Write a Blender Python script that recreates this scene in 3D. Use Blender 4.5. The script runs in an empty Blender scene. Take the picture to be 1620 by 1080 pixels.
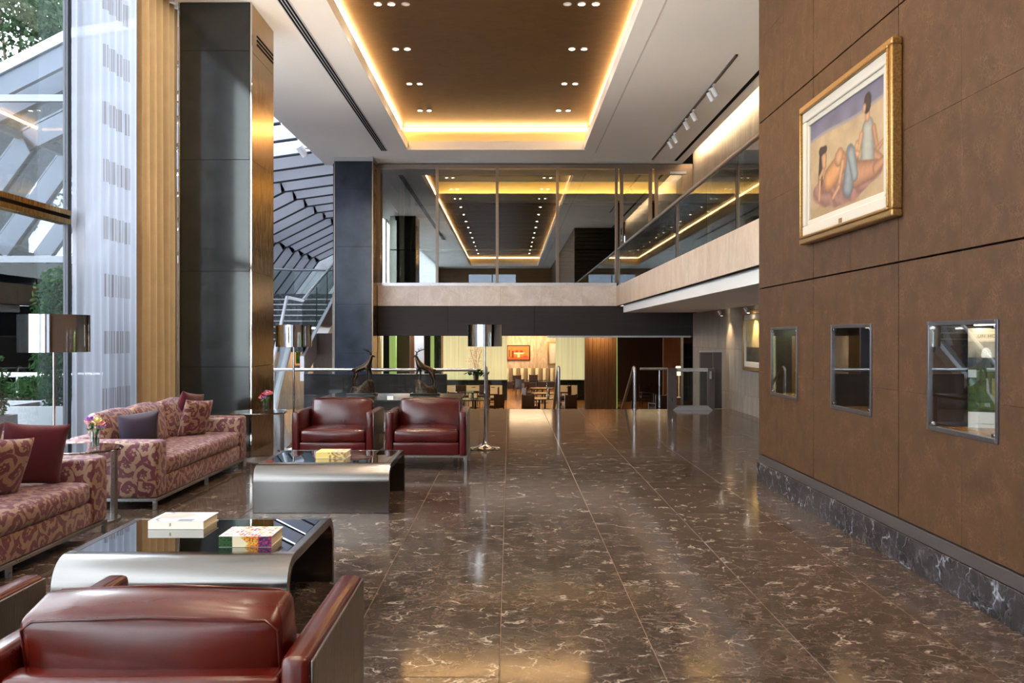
import bpy, bmesh, math, random
from mathutils import Vector, Matrix, noise as mnoise

PI = math.pi
SC = bpy.context.scene
COL = SC.collection

# ------------------------------------------------------------------ camera
cam_data = bpy.data.cameras.new('camera')
cam = bpy.data.objects.new('camera', cam_data)
COL.objects.link(cam)
cam.location = (0, 0, 1.5)
cam.rotation_euler = (PI / 2, 0, 0)
cam_data.sensor_width = 36.0
cam_data.lens = 36.0 * 1420 / 1620
cam_data.shift_x = 4 / 1620
cam_data.shift_y = -7 / 1620
cam_data.clip_start = 0.05
cam_data.clip_end = 300
SC.camera = cam

# ------------------------------------------------------------------ world: bright overcast sky
world = bpy.data.worlds.new('overcast_sky')
SC.world = world
world.use_nodes = True
wn = world.node_tree.nodes
wl = world.node_tree.links
for n in list(wn):
    wn.remove(n)
w_out = wn.new('ShaderNodeOutputWorld')
w_bg = wn.new('ShaderNodeBackground')
w_tc = wn.new('ShaderNodeTexCoord')
w_sep = wn.new('ShaderNodeSeparateXYZ')
w_ramp = wn.new('ShaderNodeValToRGB')
w_ramp.color_ramp.elements[0].position = 0.0
w_ramp.color_ramp.elements[0].color = (0.90, 0.95, 1.0, 1)
w_ramp.color_ramp.elements[1].position = 0.7
w_ramp.color_ramp.elements[1].color = (0.82, 0.90, 1.0, 1)
wl.new(w_tc.outputs['Generated'], w_sep.inputs[0])
wl.new(w_sep.outputs['Z'], w_ramp.inputs[0])
wl.new(w_ramp.outputs[0], w_bg.inputs['Color'])
w_bg.inputs['Strength'].default_value = 7.0
wl.new(w_bg.outputs[0], w_out.inputs[0])

# ------------------------------------------------------------------ exposure / view
SC.view_settings.view_transform = 'Standard'
SC.view_settings.look = 'None'
SC.view_settings.gamma = 1.0
SC.view_settings.use_curve_mapping = False
SC.view_settings.exposure = 1.30
SC.cycles.use_denoising = True
SC.cycles.max_bounces = 10
SC.cycles.diffuse_bounces = 5
SC.cycles.glossy_bounces = 5
SC.cycles.transparent_max_bounces = 24
SC.cycles.transmission_bounces = 6
SC.cycles.sample_clamp_indirect = 6.0
SC.cycles.caustics_reflective = True
SC.cycles.caustics_refractive = False

COVE_POWER = 19.0       # emission of the cove strips
SPOT_POWER = 45.0       # watts of one downlight
WARM = (1.0, 0.62, 0.28)

# ------------------------------------------------------------------ material helpers
def sp(c):
    """sRGB 0-255 to linear RGBA"""
    o = []
    for x in c[:3]:
        x = x / 255.0
        o.append(x / 12.92 if x <= 0.04045 else ((x + 0.055) / 1.055) ** 2.4)
    return (o[0], o[1], o[2], 1.0)

class NT:
    def __init__(self, name):
        self.m = bpy.data.materials.new(name)
        self.m.use_nodes = True
        self.t = self.m.node_tree
        for n in list(self.t.nodes):
            self.t.nodes.remove(n)
        self.out = self.t.nodes.new('ShaderNodeOutputMaterial')
    def n(self, kind, **kw):
        nd = self.t.nodes.new('ShaderNode' + kind)
        for k, v in kw.items():
            setattr(nd, k, v)
        return nd
    def l(self, a, b):
        self.t.links.new(a, b)
    def setin(self, sock, v):
        if hasattr(v, 'links') or hasattr(v, 'is_linked'):
            self.l(v, sock)
        else:
            sock.default_value = v
    def math(self, op, a, b=None, c=None, clamp=False):
        nd = self.n('Math', operation=op)
        nd.use_clamp = clamp
        self.setin(nd.inputs[0], a)
        if b is not None:
            self.setin(nd.inputs[1], b)
        if c is not None:
            self.setin(nd.inputs[2], c)
        return nd.outputs[0]
    def vmath(self, op, a, b=None):
        nd = self.n('VectorMath', operation=op)
        self.setin(nd.inputs[0], a)
        if b is not None:
            self.setin(nd.inputs[1], b)
        return nd.outputs[1] if op in ('LENGTH', 'DOT_PRODUCT', 'DISTANCE') else nd.outputs[0]
    def noise(self, vec, scale, detail=3.0, rough=0.5, dist=0.0):
        nd = self.n('TexNoise')
        if vec is not None:
            self.l(vec, nd.inputs['Vector'])
        nd.inputs['Scale'].default_value = scale
        nd.inputs['Detail'].default_value = detail
        nd.inputs['Roughness'].default_value = rough
        nd.inputs['Distortion'].default_value = dist
        return nd
    def voronoi(self, vec, scale, feature='F1', dim='3D', rand=1.0):
        nd = self.n('TexVoronoi', feature=feature, voronoi_dimensions=dim)
        if vec is not None:
            self.l(vec, nd.inputs['Vector'])
        nd.inputs['Scale'].default_value = scale
        nd.inputs['Randomness'].default_value = rand
        return nd
    def ramp(self, fac, stops):
        nd = self.n('ValToRGB')
        e = nd.color_ramp.elements
        while len(e) < len(stops):
            e.new(0.5)
        for i, (p, c) in enumerate(stops):
            e[i].position = p
            e[i].color = c if len(c) == 4 else (c[0], c[1], c[2], 1)
        self.l(fac, nd.inputs[0])
        return nd.outputs[0]
    def mix(self, fac, a, b, mode='MIX'):
        nd = self.n('Mix', data_type='RGBA', blend_type=mode)
        self.setin(nd.inputs[0], fac)
        self.setin(nd.inputs[6], a)
        self.setin(nd.inputs[7], b)
        return nd.outputs[2]
    def mapping(self, vec, scale=(1, 1, 1), rot=(0, 0, 0), loc=(0, 0, 0)):
        nd = self.n('Mapping')
        self.l(vec, nd.inputs['Vector'])
        nd.inputs['Scale'].default_value = scale
        nd.inputs['Rotation'].default_value = rot
        nd.inputs['Location'].default_value = loc
        return nd.outputs[0]
    def pos(self):
        return self.n('NewGeometry').outputs['Position']
    def obj(self):
        return self.n('TexCoord').outputs['Object']
    def uv(self):
        return self.n('TexCoord').outputs['UV']
    def bump(self, h, strength=0.2, dist=0.01):
        nd = self.n('Bump')
        nd.inputs['Strength'].default_value = strength
        nd.inputs['Distance'].default_value = dist
        self.l(h, nd.inputs['Height'])
        return nd.outputs[0]
    def bsdf(self, color, rough=0.5, metal=0.0, spec=0.5, normal=None, coat=0.0, coatr=0.1, sheen=0.0, aniso=0.0, emit=None, estr=0.0, sheent=None):
        b = self.n('BsdfPrincipled')
        self.setin(b.inputs['Base Color'], color)
        self.setin(b.inputs['Roughness'], rough)
        self.setin(b.inputs['Metallic'], metal)
        self.setin(b.inputs['Specular IOR Level'], spec)
        b.inputs['Coat Weight'].default_value = coat
        b.inputs['Coat Roughness'].default_value = coatr
        b.inputs['Sheen Weight'].default_value = sheen
        b.inputs['Anisotropic'].default_value = aniso
        if sheent:
            b.inputs['Sheen Tint'].default_value = sheent
        if normal is not None:
            self.l(normal, b.inputs['Normal'])
        if emit is not None:
            self.setin(b.inputs['Emission Color'], emit)
            b.inputs['Emission Strength'].default_value = estr
        self.l(b.outputs[0], self.out.inputs[0])
        return b

M = {}
def plain(name, c, rough=0.5, metal=0.0, spec=0.5, bump=0.0, bscale=40.0, var=0.06, **kw):
    t = NT(name)
    p = t.obj()
    nz = t.noise(p, bscale, 3)
    base = sp(c)
    dark = tuple(x * (1 - var) for x in base[:3]) + (1,)
    lite = tuple(min(1, x * (1 + var)) for x in base[:3]) + (1,)
    col = t.ramp(nz.outputs['Fac'], [(0.3, dark), (0.7, lite)])
    nrm = t.bump(nz.outputs['Fac'], bump, 0.005) if bump else None
    t.bsdf(col, rough, metal, spec, nrm, **kw)
    M[name] = t.m
    return t.m

def emitter(name, c, strength):
    t = NT(name)
    e = t.n('Emission')
    e.inputs[0].default_value = tuple(c) + (1,) if len(c) == 3 else c
    e.inputs[1].default_value = strength
    t.l(e.outputs[0], t.out.inputs[0])
    M[name] = t.m
    return t.m

def thin_glass(name, tint, reflect, rough=0.0, power=1.0):
    """single sheet of glass: lets light straight through, mirrors by fresnel"""
    t = NT(name)
    tr = t.n('BsdfTransparent')
    tr.inputs[0].default_value = tint + (1,)
    gl = t.n('BsdfGlossy')
    gl.inputs['Roughness'].default_value = rough
    gl.inputs[0].default_value = (0.95, 0.97, 1, 1)
    lw = t.n('LayerWeight')
    lw.inputs[0].default_value = 0.35
    f = t.math('ADD', t.math('MULTIPLY', lw.outputs['Fresnel'], power), reflect, clamp=True)
    mx = t.n('MixShader')
    t.l(f, mx.inputs[0])
    t.l(tr.outputs[0], mx.inputs[1])
    t.l(gl.outputs[0], mx.inputs[2])
    t.l(mx.outputs[0], t.out.inputs[0])
    M[name] = t.m

# ---- marble of the floor: dark brown with broken pale veins
def marble_floor(name, base1, base2, vein1, vein2, per_object=True, s=1.0, rough=0.12, amount=1.0, spec=0.5):
    t = NT(name)
    p = t.pos()
    if per_object:
        r = t.n('ObjectInfo').outputs['Random']
        off = t.n('CombineXYZ')
        t.l(t.math('MULTIPLY', r, 37.0), off.inputs[0])
        t.l(t.math('MULTIPLY', r, 91.0), off.inputs[1])
        t.l(t.math('MULTIPLY', r, 13.0), off.inputs[2])
        p = t.vmath('ADD', p, off.outputs[0])
    warp = t.noise(p, 2.2 * s, 4, 0.6)
    wv = t.vmath('SUBTRACT', warp.outputs['Color'], (0.5, 0.5, 0.5))
    sc = t.n('VectorMath', operation='SCALE')
    t.l(wv, sc.inputs[0]); sc.inputs['Scale'].default_value = 0.55 / s
    pw = t.vmath('ADD', p, sc.outputs[0])
    fine = t.noise(p, 9 * s, 4, 0.6)
    fv = t.vmath('SUBTRACT', fine.outputs['Color'], (0.5, 0.5, 0.5))
    sc2 = t.n('VectorMath', operation='SCALE')
    t.l(fv, sc2.inputs[0]); sc2.inputs['Scale'].default_value = 0.12 / s
    pw = t.vmath('ADD', pw, sc2.outputs[0])
    pst = t.mapping(pw, (0.62, 1.25, 1))
    base = t.mix(t.ramp(t.noise(p, 3.0 * s, 5, 0.62).outputs['Fac'], [(0.32, (0, 0, 0)), (0.68, (1, 1, 1))]), base1, base2)
    # broken large veins
    e1 = t.voronoi(pst, 5.2 * s, 'DISTANCE_TO_EDGE').outputs['Distance']
    v1 = t.ramp(e1, [(0.0, (1, 1, 1)), (0.012, (0.7, 0.7, 0.7)), (0.040, (0, 0, 0))])
    m1 = t.ramp(t.noise(p, 7.0 * s, 3, 0.6).outputs['Fac'], [(0.50, (0, 0, 0)), (0.62, (1, 1, 1))])
    k1 = t.math('MULTIPLY', v1, m1)
    e2 = t.voronoi(pst, 15.0 * s, 'DISTANCE_TO_EDGE').outputs['Distance']
    v2 = t.ramp(e2, [(0.0, (1, 1, 1)), (0.07, (0, 0, 0))])
    m2 = t.ramp(t.noise(p, 9.0 * s, 3, 0.65).outputs['Fac'], [(0.46, (0, 0, 0)), (0.62, (1, 1, 1))])
    k2 = t.math('MULTIPLY', v2, m2)
    # pale smudges
    sm = t.ramp(t.noise(t.mapping(pw, (7, 16, 9)), 1.1 * s, 4, 0.6).outputs['Fac'], [(0.60, (0, 0, 0)), (0.74, (1, 1, 1))])
    e3 = t.voronoi(t.mapping(pw, (0.8, 1.2, 1), (0, 0, 0.5)), 7.0 * s, 'DISTANCE_TO_EDGE').outputs['Distance']
    v3 = t.math('MULTIPLY', t.ramp(e3, [(0, (1, 1, 1)), (0.022, (0, 0, 0))]), t.ramp(t.noise(p, 5.0 * s, 2).outputs['Fac'], [(0.36, (0, 0, 0)), (0.56, (1, 1, 1))]))
    c = t.mix(t.math('MULTIPLY', sm, 0.50 * amount), base, vein2)
    c = t.mix(t.math('MULTIPLY', v3, 0.55 * amount), c, vein2)
    c = t.mix(t.math('MULTIPLY', k2, 0.62 * amount), c, vein2)
    c = t.mix(t.math('MULTIPLY', k1, 0.80 * amount), c, vein1)
    rr = t.ramp(fine.outputs['Fac'], [(0.3, (rough * 0.75,) * 3), (0.7, (rough * 1.3,) * 3)])
    t.bsdf(c, rr, 0, spec)
    M[name] = t.m

marble_floor('floor_marble', sp((54, 44, 38)), sp((80, 66, 57)), sp((186, 172, 160)), sp((132, 114, 101)), rough=0.10, spec=0.13, amount=1.0)
marble_floor('base_marble', sp((34, 31, 33)), sp((60, 54, 54)), sp((180, 182, 195)), sp((110, 108, 114)), False, 0.8, 0.14, 0.8, 0.22)
marble_floor('stair_marble', sp((38, 40, 46)), sp((62, 66, 74)), sp((170, 176, 188)), sp((110, 116, 128)), False, 0.6, 0.25, 0.5)
marble_floor('black_marble', sp((12, 16, 13)), sp((26, 32, 26)), sp((90, 100, 90)), sp((50, 60, 50)), False, 0.9, 0.15, 0.5)

def stone_light(name, c1, c2, vein, stretch=(1, 1, 1), rough=0.35, s=1.0):
    t = NT(name)
    p = t.pos()
    r = t.n('ObjectInfo').outputs['Random']
    off = t.n('CombineXYZ')
    for i, k in enumerate((41.0, 17.0, 73.0)):
        t.l(t.math('MULTIPLY', r, k), off.inputs[i])
    p = t.vmath('ADD', p, off.outputs[0])
    p = t.mapping(p, stretch)
    a = t.noise(p, 2.6 * s, 6, 0.62, 1.0)
    col = t.mix(t.ramp(a.outputs['Fac'], [(0.3, (0, 0, 0)), (0.7, (1, 1, 1))]), c1, c2)
    warp = t.noise(p, 3 * s, 4)
    sc = t.n('VectorMath', operation='SCALE'); t.l(warp.outputs['Color'], sc.inputs[0]); sc.inputs['Scale'].default_value = 0.5
    e = t.voronoi(t.vmath('ADD', p, sc.outputs[0]), 4.5 * s, 'DISTANCE_TO_EDGE').outputs['Distance']
    v = t.ramp(e, [(0, (1, 1, 1)), (0.05, (0, 0, 0))])
    col = t.mix(t.math('MULTIPLY', v, 0.35), col, vein)
    g = t.noise(p, 40, 4)
    col = t.mix(t.math('MULTIPLY', g.outputs['Fac'], 0.12), col, c1)
    t.bsdf(col, rough, 0, 0.4)
    M[name] = t.m

stone_light('fascia_marble', sp((196, 178, 164)), sp((222, 208, 196)), sp((240, 230, 222)))
stone_light('parapet_marble', sp((184, 156, 132)), sp((212, 190, 168)), sp((230, 214, 198)), (1.2, 1.2, 0.45))
stone_light('wall_stone', sp((120, 108, 96)), sp((160, 148, 136)), sp((184, 174, 164)), (2.2, 2.2, 0.28), 0.4)
stone_light('travertine', sp((150, 118, 84)), sp((206, 184, 156)), sp((226, 210, 188)), (2.0, 2.0, 0.35), 0.5)
stone_light('concrete', sp((140, 138, 132)), sp((168, 166, 160)), sp((176, 174, 170)), (1, 1, 1), 0.7)

stone_light('dark_concrete', sp((60, 62, 66)), sp((84, 86, 90)), sp((90, 92, 96)), (1, 1, 1), 0.7)
# ---- brown suede wall panels with fine scratches
def brown_panel(name):
    t = NT(name)
    p = t.pos()
    a = t.noise(p, 5.0, 5, 0.65)
    b = t.noise(p, 40.0, 4, 0.6)
    w = t.noise(p, 14.0, 4, 0.6)
    sc = t.n('VectorMath', operation='SCALE'); t.l(w.outputs['Color'], sc.inputs[0]); sc.inputs['Scale'].default_value = 0.10
    e = t.voronoi(t.vmath('ADD', p, sc.outputs[0]), 22.0, 'DISTANCE_TO_EDGE').outputs['Distance']
    e2 = t.voronoi(t.mapping(t.vmath('ADD', p, sc.outputs[0]), (1, 1.3, 0.6), (0.6, 0.2, 0.4)), 34.0, 'DISTANCE_TO_EDGE').outputs['Distance']
    scr = t.math('ADD', t.ramp(e, [(0, (1, 1, 1)), (0.07, (0, 0, 0))]), t.ramp(e2, [(0, (0.8,) * 3), (0.07, (0, 0, 0))]), clamp=True)
    msk = t.ramp(t.noise(p, 8.0, 3).outputs['Fac'], [(0.4, (0, 0, 0)), (0.7, (1, 1, 1))])
    col = t.mix(t.ramp(a.outputs['Fac'], [(0.3, (0, 0, 0)), (0.7, (1, 1, 1))]), sp((64, 41, 24)), sp((88, 59, 36)))
    col = t.mix(t.math('MULTIPLY', b.outputs['Fac'], 0.35), col, sp((64, 40, 25)))
    col = t.mix(t.math('MULTIPLY', t.math('MULTIPLY', scr, msk), 0.40), col, sp((136, 100, 72)))
    nrm = t.bump(b.outputs['Fac'], 0.08, 0.004)
    t.bsdf(col, 0.55, 0, 0.3, nrm)
    M[name] = t.m
brown_panel('brown_suede')

# ---- red-brown leather
def leather(name, c1, c2, rough=0.32):
    t = NT(name)
    p = t.obj()
    a = t.noise(p, 3.0, 4, 0.6)
    g = t.voronoi(p, 190.0, 'DISTANCE_TO_EDGE').outputs['Distance']
    wr = t.noise(p, 9.0, 3, 0.5, 0.4)
    col = t.mix(t.ramp(a.outputs['Fac'], [(0.3, (0, 0, 0)), (0.7, (1, 1, 1))]), c1, c2)
    h = t.math('ADD', t.math('MULTIPLY', g, 0.25), t.math('MULTIPLY', wr.outputs['Fac'], 1.0))
    nrm = t.bump(h, 0.045, 0.02)
    t.bsdf(col, rough, 0, 0.5, nrm, coat=0.3, coatr=0.18)
    M[name] = t.m
leather('red_leather', sp((70, 13, 7)), sp((92, 22, 11)), 0.26)
leather('burgundy_leather', sp((58, 9, 10)), sp((82, 16, 16)), 0.26)

# ---- scrolling floral damask on box-mapped UV
def damask(name, ground, ground2, motif, motif2):
    t = NT(name)
    uv = t.uv()
    w = t.noise(uv, 5.0, 2, 0.5)
    sc = t.n('VectorMath', operation='SCALE')
    t.l(t.vmath('SUBTRACT', w.outputs['Color'], (0.5, 0.5, 0.5)), sc.inputs[0]); sc.inputs['Scale'].default_value = 0.10
    p = t.vmath('ADD', uv, sc.outputs[0])
    S = 6.4
    v = t.voronoi(p, S, 'F1', '2D', 0.72)
    d = t.vmath('SUBTRACT', p, v.outputs['Position'])
    s = t.n('SeparateXYZ'); t.l(d, s.inputs[0])
    ang = t.math('ARCTAN2', s.outputs[1], s.outputs[0])
    r = t.math('MULTIPLY', t.vmath('LENGTH', d), S)
    rs = t.n('SeparateColor'); t.l(v.outputs['Color'], rs.inputs[0])
    sgn = t.math('SUBTRACT', t.math('MULTIPLY', t.math('GREATER_THAN', rs.outputs[0], 0.5), 2.0), 1.0)
    ph = t.math('ADD', t.math('MULTIPLY', ang, sgn), t.math('MULTIPLY', r, 13.0))
    spir = t.math('SINE', t.math('ADD', ph, t.math('MULTIPLY', rs.outputs[1], 6.28)))
    leaf = t.math('SINE', t.math('ADD', t.math('MULTIPLY', ang, 5.0), t.math('MULTIPLY', r, 14.0)))
    wave2 = t.noise(p, 26.0, 2, 0.5, 1.5)
    body = t.math('ADD', spir, t.math('MULTIPLY', leaf, 0.55))
    body = t.math('ADD', body, t.math('MULTIPLY', t.math('SUBTRACT', wave2.outputs['Fac'], 0.5), 1.6))
    msk = t.ramp(t.math('ADD', t.math('MULTIPLY', body, 0.25), 0.5), [(0.47, (0, 0, 0)), (0.53, (1, 1, 1))])
    flower = t.ramp(t.math('ADD', r, t.math('MULTIPLY', t.math('SINE', t.math('MULTIPLY', ang, 6.0)), 0.05)), [(0.15, (1, 1, 1)), (0.18, (0, 0, 0))])
    core = t.ramp(r, [(0.05, (1, 1, 1)), (0.07, (0, 0, 0))])
    m = t.math('MAXIMUM', msk, flower)
    m = t.math('SUBTRACT', m, core, clamp=True)
    thread = t.noise(t.mapping(uv, (60, 700, 1)), 1.0, 2)
    g = t.mix(thread.outputs['Fac'], ground, ground2)
    mo = t.mix(t.noise(uv, 14, 3).outputs['Fac'], motif, motif2)
    col = t.mix(m, g, mo)
    rough = t.math('ADD', t.math('MULTIPLY', m, 0.12), 0.40)
    t.bsdf(col, rough, 0, 0.5, t.bump(t.math('ADD', m, t.math('MULTIPLY', thread.outputs['Fac'], 0.3)), 0.12, 0.003), sheen=0.25, sheent=(0.8, 0.7, 1, 1))
    M[name] = t.m
damask('damask', sp((138, 110, 88)), sp((164, 134, 108)), sp((108, 44, 50)), sp((88, 36, 50)))

def fabric(name, c1, c2, rough=0.6, sheen=0.4, scale=180):
    t = NT(name)
    p = t.obj()
    a = t.noise(p, scale, 2)
    b = t.noise(p, 7, 4)
    col = t.mix(t.math('ADD', t.math('MULTIPLY', a.outputs['Fac'], 0.5), t.math('MULTIPLY', b.outputs['Fac'], 0.5)), c1, c2)
    t.bsdf(col, rough, 0, 0.45, t.bump(t.math('ADD', a.outputs['Fac'], t.math('MULTIPLY', b.outputs['Fac'], 3.0)), 0.15, 0.004), sheen=sheen)
    M[name] = t.m
fabric('burgundy_velvet', sp((64, 3, 22)), sp((98, 8, 38)), 0.45, 0.2)
fabric('grey_satin', sp((46, 40, 56)), sp((68, 60, 78)), 0.36, 0.15)
fabric('chair_brown', sp((42, 24, 16)), sp((58, 36, 24)), 0.6, 0.1)
fabric('tan_canvas', sp((120, 96, 66)), sp((142, 116, 84)), 0.7, 0.1)

# ---- metals
def brushed(name, c, rough=0.28, stretch=(2, 400, 400), aniso=0.5, bump=0.03):
    t = NT(name)
    p = t.obj()
    a = t.noise(t.mapping(p, stretch), 1.0, 3, 0.6)
    col = t.mix(t.math('MULTIPLY', a.outputs['Fac'], 0.4), sp(c), tuple(x * 0.6 for x in sp(c)[:3]) + (1,))
    r = t.ramp(a.outputs['Fac'], [(0.3, (rough * 0.8,) * 3), (0.7, (rough * 1.25,) * 3)])
    t.bsdf(col, r, 1.0, 0.5, t.bump(a.outputs['Fac'], bump, 0.002), aniso=aniso)
    M[name] = t.m
brushed('brushed_steel', (136, 131, 128), 0.20, (0.8, 700, 700), 0.6, 0.008)
brushed('steel_panel', (150, 142, 135), 0.30, (500, 500, 2), 0.5, 0.01)
brushed('bronze', (176, 140, 82), 0.24, (300, 300, 3), 0.3, 0.01)
brushed('satin_steel', (190, 188, 188), 0.32, (40, 40, 40))
brushed('dark_bronze', (88, 72, 60), 0.35, (60, 60, 60))
plain('chrome', (190, 188, 186), 0.06, 1.0, 0.5, var=0.02)
plain('white_metal', (198, 200, 208), 0.35, 0.2, 0.5, var=0.03)
plain('rafter_grey', (206, 206, 216), 0.4, 0.1, 0.5, var=0.03)
plain('gable_pale', (150, 152, 158), 0.5, 0.1, 0.4)
plain('gable_grey', (84, 86, 94), 0.5, 0.1, 0.4)
plain('frame_dark', (40, 40, 46), 0.35, 0.6, 0.5)
plain('frame_steel', (134, 122, 112), 0.32, 0.9, 0.5)
plain('deer_bronze', (64, 50, 38), 0.34, 0.85, 0.5, bump=0.5, bscale=60, var=0.6)
plain('rock_bronze', (58, 48, 38), 0.45, 0.8, 0.5, bump=0.8, bscale=45, var=0.7)
# ---- paint, stone, wood
plain('ceiling_white', (232, 228, 224), 0.85, 0, 0.2, var=0.015)
plain('white_paint', (222, 218, 214), 0.7, 0, 0.3, var=0.015)
plain('cream_paint', (214, 200, 160), 0.6, 0, 0.3, var=0.03)
plain('cove_cream', (228, 206, 160), 0.8, 0, 0.2, var=0.02)
plain('black_gap', (14, 13, 14), 0.8, 0, 0.1, var=0.02)
plain('grout', (136, 116, 98), 0.8, 0, 0.2, var=0.05)
plain('gold_leaf', (214, 180, 116), 0.5, 0.2, 0.4)
plain('groove_grey', (196, 190, 186), 0.8, 0, 0.2)
plain('case_frame', (112, 108, 112), 0.32, 0.8, 0.5)
plain('grey_ledge', (82, 74, 72), 0.4, 0.3, 0.5)
plain('dark_lacquer', (44, 45, 43), 0.10, 0, 0.28, var=0.12, bscale=6)
plain('slate_lacquer', (40, 44, 54), 0.16, 0, 0.2, var=0.45, bscale=2.2)
plain('planter_white', (112, 114, 118), 0.6, 0, 0.3, var=0.02)
plain('dark_render', (22, 22, 25), 0.7, 0, 0.3, var=0.1, bscale=3)
plain('page_edge', (222, 208, 178), 0.8, 0, 0.2, var=0.06, bscale=200)
plain('paper_white', (236, 232, 226), 0.6, 0, 0.3, var=0.01)
plain('cloth_white', (222, 222, 226), 0.8, 0, 0.2, var=0.02)
plain('light_white', (228, 228, 230), 0.4, 0, 0.4, var=0.01)
plain('stem_green', (64, 100, 44), 0.6)
plain('petal_pink', (238, 150, 140), 0.6)
plain('petal_violet', (176, 120, 206), 0.6)
plain('petal_cream', (244, 226, 150), 0.6)
plain('petal_red', (206, 60, 70), 0.6)
plain('bark', (62, 54, 46), 0.9, 0, 0.2, bump=0.8, bscale=20, var=0.3)
plain('gold_frame', (168, 130, 78), 0.34, 0.75, 0.5, bump=0.15, bscale=80, var=0.3)
plain('linen_mount', (192, 182, 168), 0.8, 0, 0.2, var=0.04, bscale=150)
plain('lamp_cream', (240, 226, 196), 0.8)
plain('ground_paving', (190, 190, 190), 0.8, 0, 0.2, var=0.1)
plain('ink', (72, 64, 56), 0.8)

def wood(name, c1, c2, axis='z', s=1.0, rough=0.4):
    t = NT(name)
    p = t.pos()
    st = {'z': (14, 14, 0.7), 'x': (0.7, 14, 14), 'y': (14, 0.7, 14)}[axis]
    a = t.noise(t.mapping(p, tuple(k * s for k in st)), 1.6, 5, 0.65, 0.6)
    f = t.noise(t.mapping(p, tuple(k * s * 8 for k in st)), 1.6, 2)
    col = t.mix(t.ramp(a.outputs['Fac'], [(0.3, (0, 0, 0)), (0.7, (1, 1, 1))]), c1, c2)
    col = t.mix(t.math('MULTIPLY', f.outputs['Fac'], 0.3), col, c1)
    t.bsdf(col, rough, 0, 0.4, t.bump(f.outputs['Fac'], 0.06, 0.003))
    M[name] = t.m
wood('wenge', sp((30, 23, 22)), sp((44, 35, 33)), 'x', 1.0, 0.6)
wood('walnut', sp((88, 58, 28)), sp((122, 84, 44)), 'z')
wood('dark_walnut', sp((44, 26, 16)), sp((64, 40, 26)), 'z')
wood('oak_floor', sp((150, 98, 48)), sp((190, 134, 74)), 'y', 1.0, 0.25)
wood('slat_wood', sp((50, 42, 36)), sp((70, 60, 52)), 'x')
wood('chair_wood', sp((58, 24, 14)), sp((76, 34, 20)), 'z')
wood('red_wood', sp((118, 76, 48)), sp((146, 98, 64)), 'z')

def coffer_bronze():
    t = NT('coffer_bronze')
    p = t.pos()
    a = t.noise(t.mapping(p, (2.5, 5.0, 1)), 1.6, 7, 0.72, 0.6)
    b = t.noise(p, 60, 3)
    c = t.noise(p, 0.7, 3)
    col = t.mix(t.ramp(a.outputs['Fac'], [(0.3, (0, 0, 0)), (0.7, (1, 1, 1))]), sp((66, 46, 24)), sp((108, 76, 40)))
    col = t.mix(t.math('MULTIPLY', c.outputs['Fac'], 0.5), col, sp((58, 42, 24)))
    col = t.mix(t.math('MULTIPLY', b.outputs['Fac'], 0.3), col, sp((80, 50, 24)))
    t.bsdf(col, 0.42, 0.35, 0.4, t.bump(b.outputs['Fac'], 0.1, 0.004))
    M['coffer_bronze'] = t.m
coffer_bronze()

# ---- glass
thin_glass('clear_glass', (0.93, 0.96, 0.95), 0.004, 0.0, 0.38)
thin_glass('window_glass', (0.93, 0.96, 0.95), 0.0, 0.0, 0.12)
thin_glass('wall_glass', (0.62, 0.66, 0.62), 0.13, 0.0, 0.9)
thin_glass('balcony_glass', (0.66, 0.76, 0.71), 0.07, 0.0, 0.9)
thin_glass('table_glass', (0.30, 0.33, 0.34), 0.10, 0.0, 1.4)
thin_glass('roof_glass', (0.30, 0.32, 0.35), 0.0, 0.0, 0.25)

def fritted():
    t = NT('fritted_glass')
    nz = t.noise(t.mapping(t.pos(), (0.8, 0.8, 0.8)), 1.0, 6, 0.65)
    col = t.ramp(nz.outputs['Fac'], [(0.3, (0.04, 0.042, 0.046)), (0.7, (0.14, 0.145, 0.155))])
    d = t.n('BsdfDiffuse'); t.l(col, d.inputs[0])
    tl = t.n('BsdfTranslucent'); t.l(col, tl.inputs[0])
    tp = t.n('BsdfTransparent'); tp.inputs[0].default_value = (0.7, 0.75, 0.8, 1)
    gl = t.n('BsdfGlossy'); gl.inputs['Roughness'].default_value = 0.05
    a = t.n('MixShader'); a.inputs[0].default_value = 0.6
    t.l(d.outputs[0], a.inputs[1]); t.l(tl.outputs[0], a.inputs[2])
    b = t.n('MixShader'); b.inputs[0].default_value = 0.04
    t.l(a.outputs[0], b.inputs[1]); t.l(tp.outputs[0], b.inputs[2])
    lw = t.n('LayerWeight'); lw.inputs[0].default_value = 0.3
    c = t.n('MixShader'); t.l(t.math('MULTIPLY', lw.outputs['Fresnel'], 0.5), c.inputs[0])
    t.l(b.outputs[0], c.inputs[1]); t.l(gl.outputs[0], c.inputs[2])
    t.l(c.outputs[0], t.out.inputs[0])
    M['fritted_glass'] = t.m
fritted()
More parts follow.
